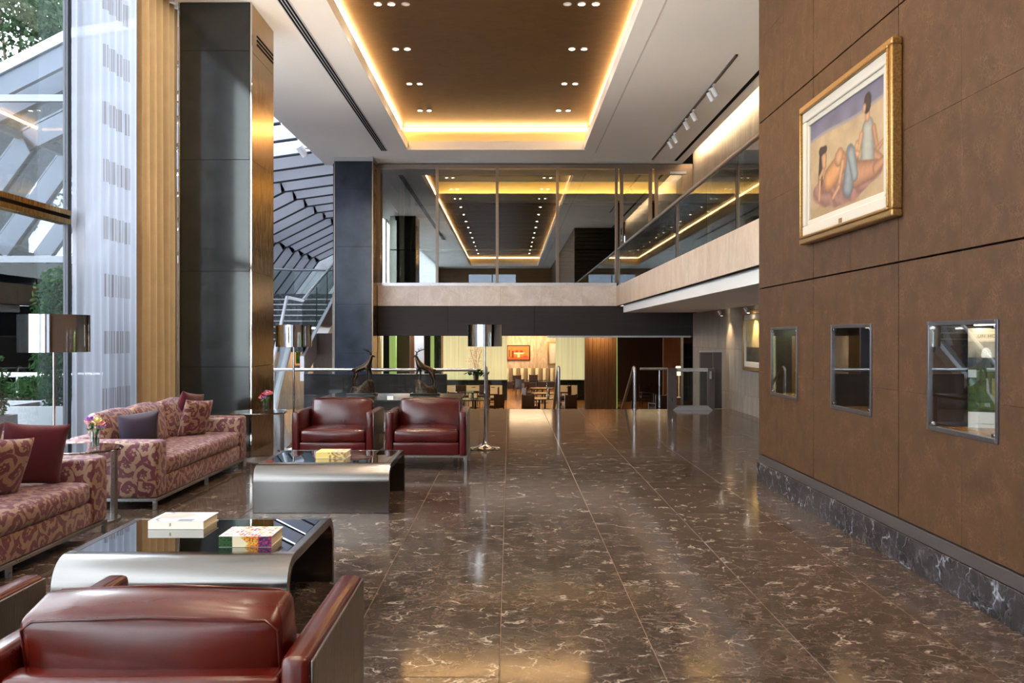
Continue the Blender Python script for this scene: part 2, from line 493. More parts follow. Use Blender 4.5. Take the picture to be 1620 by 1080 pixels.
# ---- curtains
def sheer():
    t = NT('sheer_voile')
    uv = t.uv()
    s = t.n('SeparateXYZ'); t.l(uv, s.inputs[0])
    vv = t.math('FRACT', t.math('SUBTRACT', t.math('DIVIDE', s.outputs[1], 0.627), 0.05))
    row = t.math('LESS_THAN', vv, 0.40)
    st = t.n('CombineXYZ'); t.l(t.math('MULTIPLY', s.outputs[0], 60.0), st.inputs[0]); t.l(t.math('FLOOR', t.math('DIVIDE', s.outputs[1], 0.62)), st.inputs[1])
    stripe = t.ramp(t.noise(st.outputs[0], 1.0, 2, 0.7).outputs['Fac'], [(0.47, (0, 0, 0)), (0.53, (1, 1, 1))])
    blk = t.math('MULTIPLY', t.math('GREATER_THAN', s.outputs[0], 0.72), t.math('LESS_THAN', s.outputs[0], 1.40))
    m = t.math('MULTIPLY', t.math('MULTIPLY', row, stripe), blk)
    col = t.mix(t.math('MULTIPLY', m, 0.65), (0.22, 0.225, 0.265, 1), sp((72, 58, 50)))
    d = t.n('BsdfDiffuse'); t.l(col, d.inputs[0])
    tl = t.n('BsdfTranslucent'); t.l(col, tl.inputs[0])
    tp = t.n('BsdfTransparent'); tp.inputs[0].default_value = (0.95, 0.95, 0.97, 1)
    a = t.n('MixShader'); a.inputs[0].default_value = 0.6
    t.l(d.outputs[0], a.inputs[1]); t.l(tl.outputs[0], a.inputs[2])
    b = t.n('MixShader')
    t.l(t.math('SUBTRACT', 0.10, t.math('MULTIPLY', m, 0.08)), b.inputs[0])
    t.l(a.outputs[0], b.inputs[1]); t.l(tp.outputs[0], b.inputs[2])
    t.l(b.outputs[0], t.out.inputs[0])
    M['sheer_voile'] = t.m
sheer()
def voile():
    t = NT('fill_voile')
    d = t.n('BsdfDiffuse'); d.inputs[0].default_value = (0.85, 0.86, 0.88, 1)
    tl = t.n('BsdfTranslucent'); tl.inputs[0].default_value = (0.85, 0.86, 0.88, 1)
    a = t.n('MixShader'); a.inputs[0].default_value = 0.6
    t.l(d.outputs[0], a.inputs[1]); t.l(tl.outputs[0], a.inputs[2])
    t.l(a.outputs[0], t.out.inputs[0])
    M['fill_voile'] = t.m
voile()
def gold_curtain():
    t = NT('gold_curtain')
    uv = t.uv()
    a = t.noise(t.mapping(uv, (40, 300, 1)), 1.0, 3)
    b = t.noise(uv, 6, 4)
    col = t.mix(t.math('ADD', t.math('MULTIPLY', a.outputs['Fac'], 0.5), t.math('MULTIPLY', b.outputs['Fac'], 0.5)), sp((124, 92, 58)), sp((168, 134, 94)))
    d = t.n('BsdfPrincipled'); t.l(col, d.inputs['Base Color']); d.inputs['Roughness'].default_value = 0.55
    tl = t.n('BsdfTranslucent'); t.l(col, tl.inputs[0])
    mx = t.n('MixShader'); mx.inputs[0].default_value = 0.35
    t.l(d.outputs[0], mx.inputs[1]); t.l(tl.outputs[0], mx.inputs[2])
    t.l(mx.outputs[0], t.out.inputs[0])
    M['gold_curtain'] = t.m
gold_curtain()

def leaf_mat(name, c1, c2):
    t = NT(name)
    r = t.noise(t.pos(), 3.0, 2)
    r2 = t.noise(t.pos(), 23.0, 2)
    col = t.mix(t.ramp(t.math('ADD', t.math('MULTIPLY', r.outputs['Fac'], 0.5), t.math('MULTIPLY', r2.outputs['Fac'], 0.5)), [(0.35, (0, 0, 0)), (0.65, (1, 1, 1))]), c1, c2)
    d = t.n('BsdfDiffuse'); t.l(col, d.inputs[0])
    tl = t.n('BsdfTranslucent'); t.l(col, tl.inputs[0])
    mx = t.n('MixShader'); mx.inputs[0].default_value = 0.4
    t.l(d.outputs[0], mx.inputs[1]); t.l(tl.outputs[0], mx.inputs[2])
    t.l(mx.outputs[0], t.out.inputs[0])
    M[name] = t.m
leaf_mat('leaf_tree', sp((28, 40, 28)), sp((64, 80, 60)))
leaf_mat('leaf_shrub', sp((20, 36, 22)), sp((50, 74, 44)))

def painted():
    t = NT('painted_print')
    a = t.n('VertexColor'); a.layer_name = 'print'
    t.bsdf(a.outputs[0], 0.55, 0, 0.3)
    M['painted_print'] = t.m
painted()

# lit glass screens of the restaurant: backlit ribbed glass
def lit_screen(name, c, strength):
    t = NT(name)
    p = t.pos()
    a = t.noise(t.mapping(p, (9, 9, 0.12)), 1.0, 3, 0.7)
    b = t.noise(t.mapping(p, (50, 50, 0.3)), 1.0, 2)
    f = t.math('ADD', t.math('MULTIPLY', a.outputs['Fac'], 0.7), t.math('MULTIPLY', b.outputs['Fac'], 0.6))
    col = t.mix(t.ramp(f, [(0.4, (0, 0, 0)), (0.9, (1, 1, 1))]), tuple(x * 0.65 for x in sp(c)[:3]) + (1,), sp(c))
    t.bsdf(col, 0.3, 0, 0.5, None, emit=col, estr=strength)
    M[name] = t.m
lit_screen('screen_cream', (214, 208, 158), 0.34)
lit_screen('screen_green', (156, 186, 104), 0.32)
emitter('led_warm', (1.0, 0.60, 0.24), COVE_POWER)
emitter('led_soft', (1.0, 0.74, 0.42), COVE_POWER * 1.6)
emitter('bulb', (1.0, 0.86, 0.64), 40.0)
emitter('shade_glow', (1.0, 0.78, 0.48), 0.8)
emitter('case_light', (1.0, 0.86, 0.66), 12.0)
emitter('niche_glow', (0.86, 1.0, 0.62), 14.0)
# ------------------------------------------------------------------ mesh helpers
class MB:
    def __init__(self):
        self.v = []
        self.f = []
    def add(self, vs, fs):
        o = len(self.v)
        self.v += [tuple(p) for p in vs]
        self.f += [tuple(i + o for i in q) for q in fs]
        return self
    def box(self, x0, x1, y0, y1, z0, z1):
        vs = [(x0, y0, z0), (x1, y0, z0), (x1, y1, z0), (x0, y1, z0), (x0, y0, z1), (x1, y0, z1), (x1, y1, z1), (x0, y1, z1)]
        return self.add(vs, [(0, 3, 2, 1), (4, 5, 6, 7), (0, 1, 5, 4), (1, 2, 6, 5), (2, 3, 7, 6), (3, 0, 4, 7)])
    def beam(self, p0, p1, w, h, up=(0, 0, 1)):
        """rectangular bar from p0 to p1, w across, h along up; hangs centred"""
        p0 = Vector(p0); p1 = Vector(p1); d = (p1 - p0).normalized(); u = Vector(up)
        s = d.cross(u).normalized(); u = s.cross(d).normalized()
        vs = []
        for p in (p0, p1):
            for a, b in ((-1, -1), (1, -1), (1, 1), (-1, 1)):
                vs.append(p + s * (a * w / 2) + u * (b * h / 2))
        return self.add(vs, [(0, 1, 2, 3), (7, 6, 5, 4), (0, 4, 5, 1), (1, 5, 6, 2), (2, 6, 7, 3), (3, 7, 4, 0)])
    def cyl(self, p0, p1, r0, r1=None, n=16, caps=True):
        r1 = r0 if r1 is None else r1
        p0 = Vector(p0); p1 = Vector(p1); d = (p1 - p0).normalized()
        a = d.orthogonal().normalized(); b = d.cross(a)
        vs = []
        for p, r in ((p0, r0), (p1, r1)):
            for i in range(n):
                t = 2 * PI * i / n
                vs.append(p + a * (r * math.cos(t)) + b * (r * math.sin(t)))
        fs = [(i, (i + 1) % n, n + (i + 1) % n, n + i) for i in range(n)]
        if caps:
            fs += [tuple(range(n - 1, -1, -1)), tuple(range(n, 2 * n))]
        return self.add(vs, fs)
    def lathe(self, prof, c=(0, 0, 0), n=32):
        vs = []
        for r, z in prof:
            for i in range(n):
                t = 2 * PI * i / n
                vs.append((c[0] + r * math.cos(t), c[1] + r * math.sin(t), c[2] + z))
        fs = []
        for k in range(len(prof) - 1):
            for i in range(n):
                j = (i + 1) % n
                fs.append((k * n + i, k * n + j, (k + 1) * n + j, (k + 1) * n + i))
        return self.add(vs, fs)
    def tube(self, pts, r, n=10, caps=True):
        pts = [Vector(p) for p in pts]
        rs = r if isinstance(r, (list, tuple)) else [r] * len(pts)
        vs = []
        ref = None
        for i, p in enumerate(pts):
            d = (pts[min(i + 1, len(pts) - 1)] - pts[max(i - 1, 0)]).normalized()
            if ref is None:
                ref = d.orthogonal().normalized()
            ref = (ref - d * ref.dot(d))
            ref = ref.normalized() if ref.length > 1e-6 else d.orthogonal().normalized()
            b = d.cross(ref)
            for k in range(n):
                t = 2 * PI * k / n
                vs.append(p + ref * (rs[i] * math.cos(t)) + b * (rs[i] * math.sin(t)))
        fs = []
        for i in range(len(pts) - 1):
            for k in range(n):
                j = (k + 1) % n
                fs.append((i * n + k, i * n + j, (i + 1) * n + j, (i + 1) * n + k))
        if caps:
            fs += [tuple(range(n - 1, -1, -1)), tuple((len(pts) - 1) * n + k for k in range(n))]
        return self.add(vs, fs)
    def prism(self, poly, axis, a, b):
        """polygon extruded along an axis; poly gives the other two coordinates in x,y,z order"""
        def P(u, v, w):
            return {'x': (w, u, v), 'y': (u, w, v), 'z': (u, v, w)}[axis]
        n = len(poly)
        vs = [P(u, v, a) for u, v in poly] + [P(u, v, b) for u, v in poly]
        fs = [(i, (i + 1) % n, n + (i + 1) % n, n + i) for i in range(n)]
        fs += [tuple(range(n - 1, -1, -1)), tuple(range(n, 2 * n))]
        return self.add(vs, fs)
    def rbox(self, c, size, r, bulge=(0, 0, 0), n=8, rot=None):
        """soft rounded box with swollen faces"""
        hx, hy, hz = (s / 2 for s in size)
        r = min(r, hx, hy, hz)
        def cuts(h):
            a = [-1, -1 + 0.35 * r / h, -1 + r / h]
            k = max(2, n // 2)
            inn = [(-1 + r / h) + (2 - 2 * r / h) * i / k for i in range(1, k)]
            return a + inn + [1 - r / h, 1 - 0.35 * r / h, 1]
        cu = [cuts(hx), cuts(hy), cuts(hz)]
        h = (hx, hy, hz)
        for ax in range(3):
            o1, o2 = [(1, 2), (2, 0), (0, 1)][ax]
            for sg in (-1, 1):
                A, B = cu[o1], cu[o2]
                vs = []
                for bv in B:
                    for av in A:
                        q = [0, 0, 0]
                        q[ax] = sg; q[o1] = av; q[o2] = bv
                        P = Vector((q[0] * hx, q[1] * hy, q[2] * hz))
                        inner = Vector([max(-(h[i] - r), min(h[i] - r, P[i])) for i in range(3)])
                        dd = P - inner
                        P = inner + dd.normalized() * r if dd.length > 1e-9 else P
                        for i in range(3):
                            if bulge[i]:
                                j, k = (i + 1) % 3, (i + 2) % 3
                                P[i] += bulge[i] * (q[i]) * (1 - q[j] ** 2) * (1 - q[k] ** 2) if abs(q[i]) < 1 else bulge[i] * q[i] * (1 - q[j] ** 2) * (1 - q[k] ** 2)
                        if rot:
                            P = rot @ P
                        vs.append(P + Vector(c))
                nA = len(A)
                fs = []
                for y in range(len(B) - 1):
                    for x in range(nA - 1):
                        q = (y * nA + x, y * nA + x + 1, (y + 1) * nA + x + 1, (y + 1) * nA + x)
                        fs.append(q if sg > 0 else q[::-1])
                self.add(vs, fs)
        return self
    def pillow(self, c, w, h, t, rot=None, n=14, wob=0.0, seed=0):
        """throw cushion in the local XZ plane with pinched corners, thickness along y"""
        vs = []
        for s in (1, -1):
            for j in range(n + 1):
                for i in range(n + 1):
                    u = -1 + 2 * i / n; v = -1 + 2 * j / n
                    inx = 1 - 0.10 * (1 - v * v); 
                    inz = 1 - 0.10 * (1 - u * u)
                    th = (max(0, (1 - u ** 2)) * max(0, (1 - v ** 2))) ** 0.42
                    P = Vector((u * w / 2 * inz ** 0, s * t / 2 * th, v * h / 2))
                    P.x *= 1 - 0.09 * (1 - abs(v) ** 3) * 1.0
                    P.z *= 1 - 0.09 * (1 - abs(u) ** 3) * 1.0
                    if wob:
                        P.y += s * wob * th * mnoise.noise(Vector((u * 2 + seed, v * 2, s * 3)))
                    if rot:
                        P = rot @ P
                    vs.append(P + Vector(c))
        m = (n + 1) ** 2
        fs = []
        for k in (0, 1):
            for j in range(n):
                for i in range(n):
                    q = (k * m + j * (n + 1) + i, k * m + j * (n + 1) + i + 1, k * m + (j + 1) * (n + 1) + i + 1, k * m + (j + 1) * (n + 1) + i)
                    fs.append(q[::-1] if k == 0 else q)
        return self.add(vs, fs)
    def mesh(self, name, mat, smooth=False, uv=False, weld=True):
        me = bpy.data.meshes.new(name)
        me.from_pydata(self.v, [], self.f)
        if weld and smooth:
            bm = bmesh.new(); bm.from_mesh(me)
            bmesh.ops.remove_doubles(bm, verts=bm.verts, dist=1e-5)
            bm.to_mesh(me); bm.free()
        if mat:
            me.materials.append(M[mat])
        if uv:
            lay = me.uv_layers.new(name='UVMap')
            for p in me.polygons:
                nx, ny, nz = (abs(k) for k in p.normal)
                for li in p.loop_indices:
                    co = me.vertices[me.loops[li].vertex_index].co
                    if nz >= nx and nz >= ny:
                        q = (co.x, co.y)
                    elif ny >= nx:
                        q = (co.x + 0.31, co.z + 0.17)
                    else:
                        q = (co.y + 0.13, co.z + 0.41)
                    lay.data[li].uv = q
        if smooth:
            me.shade_smooth()
            me.set_sharp_from_angle(angle=math.radians(38 if smooth is True else smooth))
        me.update()
        return me
    def build(self, name, mat, parent=None, smooth=False, bevel=0.0, uv=False, world=True, seg=2):
        o = bpy.data.objects.new(name, self.mesh(name, mat, smooth, uv))
        COL.objects.link(o)
        if parent is not None:
            o.parent = parent
            if world:
                p = parent
                acc = Vector((0, 0, 0))
                while p is not None:
                    acc += p.location
                    p = p.parent
                o.location = -acc
        if bevel:
            md = o.modifiers.new('bevel', 'BEVEL')
            md.width = bevel
            md.segments = seg
            md.limit_method = 'ANGLE'
            md.angle_limit = math.radians(40)
            if smooth is False:
                o.data.shade_smooth()
                o.data.set_sharp_from_angle(angle=math.radians(50))
        return o

def tag(o, label=None, cat=None, group=None, kind=None):
    if label: o['label'] = label
    if cat: o['category'] = cat
    if group: o['group'] = group
    if kind: o['kind'] = kind
    return o

def thing(name, label, cat, loc=(0, 0, 0), rz=0.0, group=None):
    o = bpy.data.objects.new(name, None)
    COL.objects.link(o)
    o.location = loc
    o.rotation_euler = (0, 0, rz)
    o.empty_display_size = 0.1
    tag(o, label, cat, group)
    return o

def struct(o, label=None):
    o['kind'] = 'structure'
    if label: o['label'] = label
    return o

def dup(root, loc, rz=0.0, label=None, scale=None):
    """copy of a thing with its parts and sub-parts"""
    r = root.copy()
    COL.objects.link(r)
    r.location = loc
    r.rotation_euler = (0, 0, rz)
    if scale: r.scale = (scale,) * 3
    if label: r['label'] = label
    def rec(a, b):
        for ch in list(a.children):
            c = ch.copy()
            COL.objects.link(c)
            c.parent = b
            rec(ch, c)
    rec(root, r)
    return r

def spot(name, loc, target, watts, angle, color=(1, 0.78, 0.5), blend=0.6, radius=0.05, parent=None):
    d = bpy.data.lights.new(name, 'SPOT')
    d.energy = watts
    d.spot_size = math.radians(angle)
    d.spot_blend = blend
    d.color = color
    d.shadow_soft_size = radius
    o = bpy.data.objects.new(name, d)
    COL.objects.link(o)
    o.rotation_euler = (Vector(target) - Vector(loc)).to_track_quat('-Z', 'Y').to_euler()
    if parent is not None:
        o.parent = parent
        o.location = Vector(loc) - parent.location
    else:
        o.location = loc
    return o

def area(name, loc, target, watts, sx, sy, color, parent=None):
    d = bpy.data.lights.new(name, 'AREA')
    d.shape = 'RECTANGLE'; d.size = sx; d.size_y = sy
    d.energy = watts; d.color = color
    o = bpy.data.objects.new(name, d)
    COL.objects.link(o)
    o.rotation_euler = (Vector(target) - Vector(loc)).to_track_quat('-Z', 'Y').to_euler()
    o.location = Vector(loc) - (parent.location if parent is not None else Vector((0, 0, 0)))
    if parent is not None: o.parent = parent
    return o

def print_grid(name, fn, nu, nv, place, parent=None):
    """flat print: a grid of coloured cells; fn(u,v)->srgb 0-255, place(u,v)->xyz"""
    vs = []; cols = []
    for j in range(nv + 1):
        for i in range(nu + 1):
            u, v = i / nu, j / nv
            vs.append(place(u, v)); cols.append(sp(fn(u, v)))
    fs = [(j * (nu + 1) + i, j * (nu + 1) + i + 1, (j + 1) * (nu + 1) + i + 1, (j + 1) * (nu + 1) + i) for j in range(nv) for i in range(nu)]
    me = bpy.data.meshes.new(name)
    me.from_pydata(vs, [], fs)
    ca = me.color_attributes.new('print', 'FLOAT_COLOR', 'POINT')
    for k, c in enumerate(cols):
        ca.data[k].color = c
    me.materials.append(M['painted_print'])
    o = bpy.data.objects.new(name, me)
    COL.objects.link(o)
    if parent is not None:
        o.parent = parent
        acc = Vector((0, 0, 0)); p = parent
        while p is not None:
            acc += p.location; p = p.parent
        o.location = -acc
    return o

def lettering(name, body, size, mat, matrix, parent=None, extrude=0.0005, spacing=1.0):
    cu = bpy.data.curves.new(name, 'FONT')
    cu.body = body; cu.size = size; cu.extrude = extrude; cu.space_character = spacing
    tmp = bpy.data.objects.new(name + '_curve', cu)
    COL.objects.link(tmp)
    bpy.context.view_layer.update()
    dg = bpy.context.evaluated_depsgraph_get()
    me = bpy.data.meshes.new_from_object(tmp.evaluated_get(dg))
    bpy.data.objects.remove(tmp)
    me.transform(matrix)
    me.materials.clear(); me.materials.append(M[mat])
    o = bpy.data.objects.new(name, me)
    COL.objects.link(o)
    if parent is not None:
        o.parent = parent
        acc = Vector((0, 0, 0)); p = parent
        while p is not None:
            acc += p.location; p = p.parent
        o.location = -acc
    return o

def leaves(rng, n, centre_fn, size, flat=0.5):
    mb = MB()
    vs = []; fs = []
    for _ in range(n):
        p = centre_fn()
        a = Vector((rng.uniform(-1, 1), rng.uniform(-1, 1), rng.uniform(-1, 1))).normalized()
        b = a.orthogonal().normalized()
        q = Matrix.Rotation(rng.uniform(0, 2 * PI), 3, a)
        b = q @ b
        c = a.cross(b)
        s = size * rng.uniform(0.6, 1.3)
        k = len(vs)
        vs += [p - b * s, p + c * s * 0.45, p + b * s, p - c * s * 0.45]
        fs.append((k, k + 1, k + 2, k + 3))
    mb.v = [tuple(v) for v in vs]; mb.f = fs
    return mb
# ================================================================== THE ROOM
CZ = 5.88          # ceiling
XL, XR = -4.6, 4.62
YE = 18.7          # edge of the lobby floor, stairs go down behind it
YB = 22.6          # glazed wall at the back
LOW = -1.8         # restaurant level
BW = 2.6           # face of the brown wall
BWE = 9.36         # its far end

# ---- floor: slab and marble tiles laid in half bond
floor = struct(MB().box(XL, XR, -12, YE, -0.35, -0.004).build('floor', 'grout'), 'dark brown marble lobby floor with pale veins')
TW, TL = 0.735, 1.465
tile_cache = {}
for ci in range(-7, 8):
    x0 = -0.045 + ci * TW; x1 = x0 + TW
    x0c, x1c = max(x0, XL), min(x1, XR)
    if x1c - x0c < 0.03: continue
    start = 3.96 if ci % 2 else 4.70
    y = start - 2 * TL
    while y < YE:
        y0c, y1c = max(y, 1.8), min(y + TL, YE)
        if y1c - y0c > 0.05 and not (x0c > BW + 0.2 and y1c < BWE):
            key = (round(x1c - x0c, 3), round(y1c - y0c, 3))
            g = 0.0022
            if key not in tile_cache:
                w, l = key
                b = 0.002
                mb = MB()
                vs = [(g, g, -0.02), (w - g, g, -0.02), (w - g, l - g, -0.02), (g, l - g, -0.02),
                      (g, g, -b), (w - g, g, -b), (w - g, l - g, -b), (g, l - g, -b),
                      (g + b, g + b, 0), (w - g - b, g + b, 0), (w - g - b, l - g - b, 0), (g + b, l - g - b, 0)]
                fs = [(0, 3, 2, 1), (8, 9, 10, 11)]
                for i in range(4):
                    j = (i + 1) % 4
                    fs += [(i, j, 4 + j, 4 + i), (4 + i, 4 + j, 8 + j, 8 + i)]
                mb.add(vs, fs)
                tile_cache[key] = mb.mesh('tile', 'floor_marble')
            o = bpy.data.objects.new('tile', tile_cache[key])
            COL.objects.link(o)
            o.parent = floor
            o.location = (x0c, y0c, 0)
        y += TL
MB().box(XL, XR, -12, 1.8, -0.004, 0).build('paving', 'floor_marble', floor)
MB().box(XL, XR, YE - 0.03, YE + 0.01, -0.34, -0.002).build('nosing', 'base_marble', floor)

# ---- flight of steps down to the restaurant
st = MB()
for k in range(11):
    st.box(-0.7, XR, YE + 0.01 + k * 0.3, YE + 0.01 + (k + 1) * 0.3, LOW, -0.164 * (k + 1))
struct(st.build('floor', 'base_marble'), 'dark marble steps leading down to the restaurant')

# ---- ceiling with the coffer opening
CXL, CXR, CY0, CY1 = -2.38, 1.74, -10.0, 21.0
cb = MB()
cb.box(-4.68, CXL - 0.041, -12, YB + 0.3, CZ, CZ + 0.16)
cb.box(CXR + 0.041, 4.36, -12, YB + 0.3, CZ, CZ + 0.16)
cb.box(CXL - 0.041, CXR + 0.041, CY1 + 0.041, YB + 0.3, CZ, CZ + 0.16)
cb.box(CXL - 0.041, CXR + 0.041, -12, CY0 - 0.041, CZ, CZ + 0.16)
ceiling = struct(cb.build('ceiling', 'ceiling_white'), 'white plaster ceiling around the glowing recess')
struct(MB().box(-4.70, 5.0, -12.3, 34, 6.7, 6.9).box(-4.70, -4.60, -12.3, 34, CZ + 0.17, 6.7).box(XR + 0.3, 5.0, -12.3, 34, CZ, 6.7).box(-4.6, 5, 33.8, 34, 5.9, 6.7).build('ceiling', 'dark_render'), 'unseen light-blocking slab added above the ceiling')  # unseen slab and sides added to stop sky light leaking in
lip = MB()
LH = CZ + 0.20
lip.box(CXL - 0.04, CXL, CY0, CY1, CZ, LH)
lip.box(CXR, CXR + 0.04, CY0, CY1, CZ, LH)
lip.box(CXL, CXR, CY1, CY1 + 0.04, CZ, LH)
lip.box(CXL, CXR, CY0 - 0.04, CY0, CZ, LH)
lipo = struct(lip.build('trim_1', 'ceiling_white'), 'upstand lip around the ceiling recess')
UZ = 6.44
OW = 0.15
cof = MB()
cof.box(CXL - OW, CXR + OW, CY0 - OW, CY1 + OW, UZ, UZ + 0.1)
coffer = struct(cof.build('ceiling', 'coffer_bronze'), 'brown bronze panel of the recessed ceiling')
cw = MB()
cw.box(CXL - OW - 0.05, CXL - OW, CY0 - OW, CY1 + OW, CZ + 0.16, UZ)
cw.box(CXR + OW, CXR + OW + 0.05, CY0 - OW, CY1 + OW, CZ + 0.16, UZ)
cw.box(CXL - OW, CXR + OW, CY1 + OW, CY1 + OW + 0.05, CZ + 0.16, UZ)
cw.box(CXL - OW, CXR + OW, CY0 - OW - 0.05, CY0 - OW, CZ + 0.16, UZ)
cw.build('cove_wall', 'cove_cream', lipo)
# LED strips lying in the cove, shining up
zs = 6.365
for nm, b in (('a', (CXL - OW, CXL - OW + 0.02, CY0, CY1)), ('b', (CXR + OW - 0.02, CXR + OW, CY0, CY1)),
              ('c', (CXL - 0.1, CXR + 0.1, CY1 + OW - 0.02, CY1 + OW)), ('d', (CXL - 0.1, CXR + 0.1, CY0 - OW, CY0 - OW + 0.02))):
    o = MB().box(b[0], b[1], b[2], b[3], zs, zs + 0.05).build('led_strip', 'led_warm', lipo)
# shallow groove lines in the ceiling
struct(MB().box(2.03, 2.055, -12, 21.3, CZ - 0.004, CZ).build('trim_2', 'groove_grey'), 'narrow groove line running along the right ceiling')
struct(MB().box(4.09, 4.16, 9.4, 22.3, CZ - 0.006, CZ + 0.0).build('trim_3', 'black_gap'), 'dark slot beside the stone wall cove')
# linear slot diffuser
df = thing('slot_diffuser', 'long black three-slot air diffuser in the left ceiling strip', 'air diffuser', (-2.94, 16, CZ))
MB().box(-3.02, -2.86, 5, 21.1, CZ - 0.008, CZ - 0.002).build('frame', 'white_metal', df)
for k in range(3):
    x = -2.99 + k * 0.046
    MB().box(x - 0.014, x + 0.014, 5.02, 21.07, CZ - 0.012, CZ - 0.0085).build('slot', 'black_gap', df)

# ---- downlights in the bronze panel
def downlight(x, y, label, on=True):
    t = thing('downlight', label, 'ceiling light', (x, y, UZ), 0, 'round downlights in the bronze ceiling')
    MB().lathe([(0.062, -0.001), (0.062, -0.012), (0.048, -0.014), (0.045, -0.004)], (x, y, UZ), 20).build('trim_ring', 'white_metal', t, 35)
    MB().lathe([(0.0, -0.006), (0.045, -0.006)], (x, y, UZ), 20).build('lens', 'bulb' if on else 'light_white', t)
    if on:
        spot('downlight_beam', (x, y, UZ - 0.03), (x, y, 0), SPOT_POWER, 95, (1, 0.80, 0.55), 0.8, 0.05, t)
rows = [(19.57, 'row nearest the glass wall'), (17.5, 'second row from the glass wall'), (15.39, 'third row from the glass wall'), (13.31, 'fourth row from the glass wall')]
for y, rn in rows:
    ls = [(-1.95, 'left pair, left one'), (-1.75, 'left pair, right one'), (1.07, 'right pair, left one'), (1.28, 'right pair, right one')]
    for x, pn in ls:
        downlight(x, y, 'round downlight, %s, %s' % (rn, pn))
downlight(-1.54, 13.31, 'unlit round downlight beside the left pair in the fourth row', False)
downlight(0.86, 13.31, 'unlit round downlight beside the right pair in the fourth row', False)
for y in (11.2, 9.1, 7.0, 4.9, 2.8, 0.7, -1.4, -3.5, -5.6, -7.7):
    for x in (-1.85, 1.18):
        MB().lathe([(0.0, -0.006), (0.045, -0.006)], (x, y, UZ), 12).build('downlight_lens', 'bulb', coffer)
        spot('downlight_beam', (x, y, UZ - 0.03), (x, y, 0), SPOT_POWER * 1.6, 95, (1, 0.82, 0.6), 0.8, 0.05, coffer)

# ---- brown upholstered wall with three display niches
wb = MB()
NI = [(8.1, 8.9), (6.44, 7.24), (4.77, 5.57)]
NZ0, NZ1 = 0.935, 1.59
PX = BW + 0.03
wb.box(PX, 4.6, -12, 4.77, 0, CZ)
wb.box(PX, 4.6, 8.9, BWE - 0.01, 0, CZ)
for a, b in ((8.1, 7.24), (6.44, 5.57)):
    wb.box(PX, 4.6, b, a, 0, CZ)
for a, b in NI:
    wb.box(PX, 4.6, a, b, 0, NZ0)
    wb.box(PX, 4.6, a, b, NZ1, CZ)
    wb.box(PX + 0.42, 4.6, a, b, NZ0, NZ1)
wall_right = struct(wb.build('wall_right', 'black_gap'), 'tall brown suede-panelled wall with a framed painting and three niches')
seam_z = [0.29, 1.143, 2.0, 2.86, 3.716, 4.575, 5.432, CZ]
seam_y = [9.36, 8.52, 7.68, 6.84, 6.0, 5.16, 4.32, 3.48, 2.64, 1.8]
for i in range(len(seam_y) - 1):
    for j in range(len(seam_z) - 1):
        y1, y0 = seam_y[i], seam_y[i + 1]
        z0, z1 = seam_z[j], seam_z[j + 1]
        big, small = 0.006, 0.0004
        ya = y0 + (big if i % 2 else small); yb = y1 - (big if i % 2 == 0 else small)
        za = z0 + (big if j % 2 == 0 else small); zb = z1 - (big if j % 2 else small)
        poly = [(ya, za), (yb, za), (yb, zb), (ya, zb)]
        for a, b in NI:
            if j in (0, 1) and a < yb and b > ya:
                cy = y1 if i % 2 else y0
                hi = y1 >= b - 0.001 and cy == y0      # niche occupies the low-y side of this quarter
                if j == 0:
                    if cy == y0:   # quarter is on the far half: niche at low y, high z
                        poly = [(ya, za), (yb, za), (yb, zb), (b, zb), (b, NZ0), (ya, NZ0)]
                    else:
                        poly = [(ya, za), (yb, za), (yb, NZ0), (a, NZ0), (a, zb), (ya, zb)]
                else:
                    if cy == y0:
                        poly = [(b, za), (yb, za), (yb, zb), (ya, zb), (ya, NZ1), (b, NZ1)]
                    else:
                        poly = [(ya, za), (a, za), (a, NZ1), (yb, NZ1), (yb, zb), (ya, zb)]
        MB().prism(poly, 'x', BW, PX + 0.002).build('panel', 'brown_suede', wall_right, bevel=0.0022)
MB().box(BW, PX, -12, 1.79, 0.29, CZ).build('panel', 'brown_suede', wall_right)
MB().box(BW - 0.004, PX, -12, BWE, 0.205, 0.285).build('ledge_strip', 'grey_ledge', wall_right, bevel=0.003)
bb = struct(MB().box(BW - 0.02, BW - 0.0045, -12, BWE + 0.005, 0, 0.205).build('baseboard_right', 'base_marble', bevel=0.003), 'dark veined marble baseboard under the brown wall')

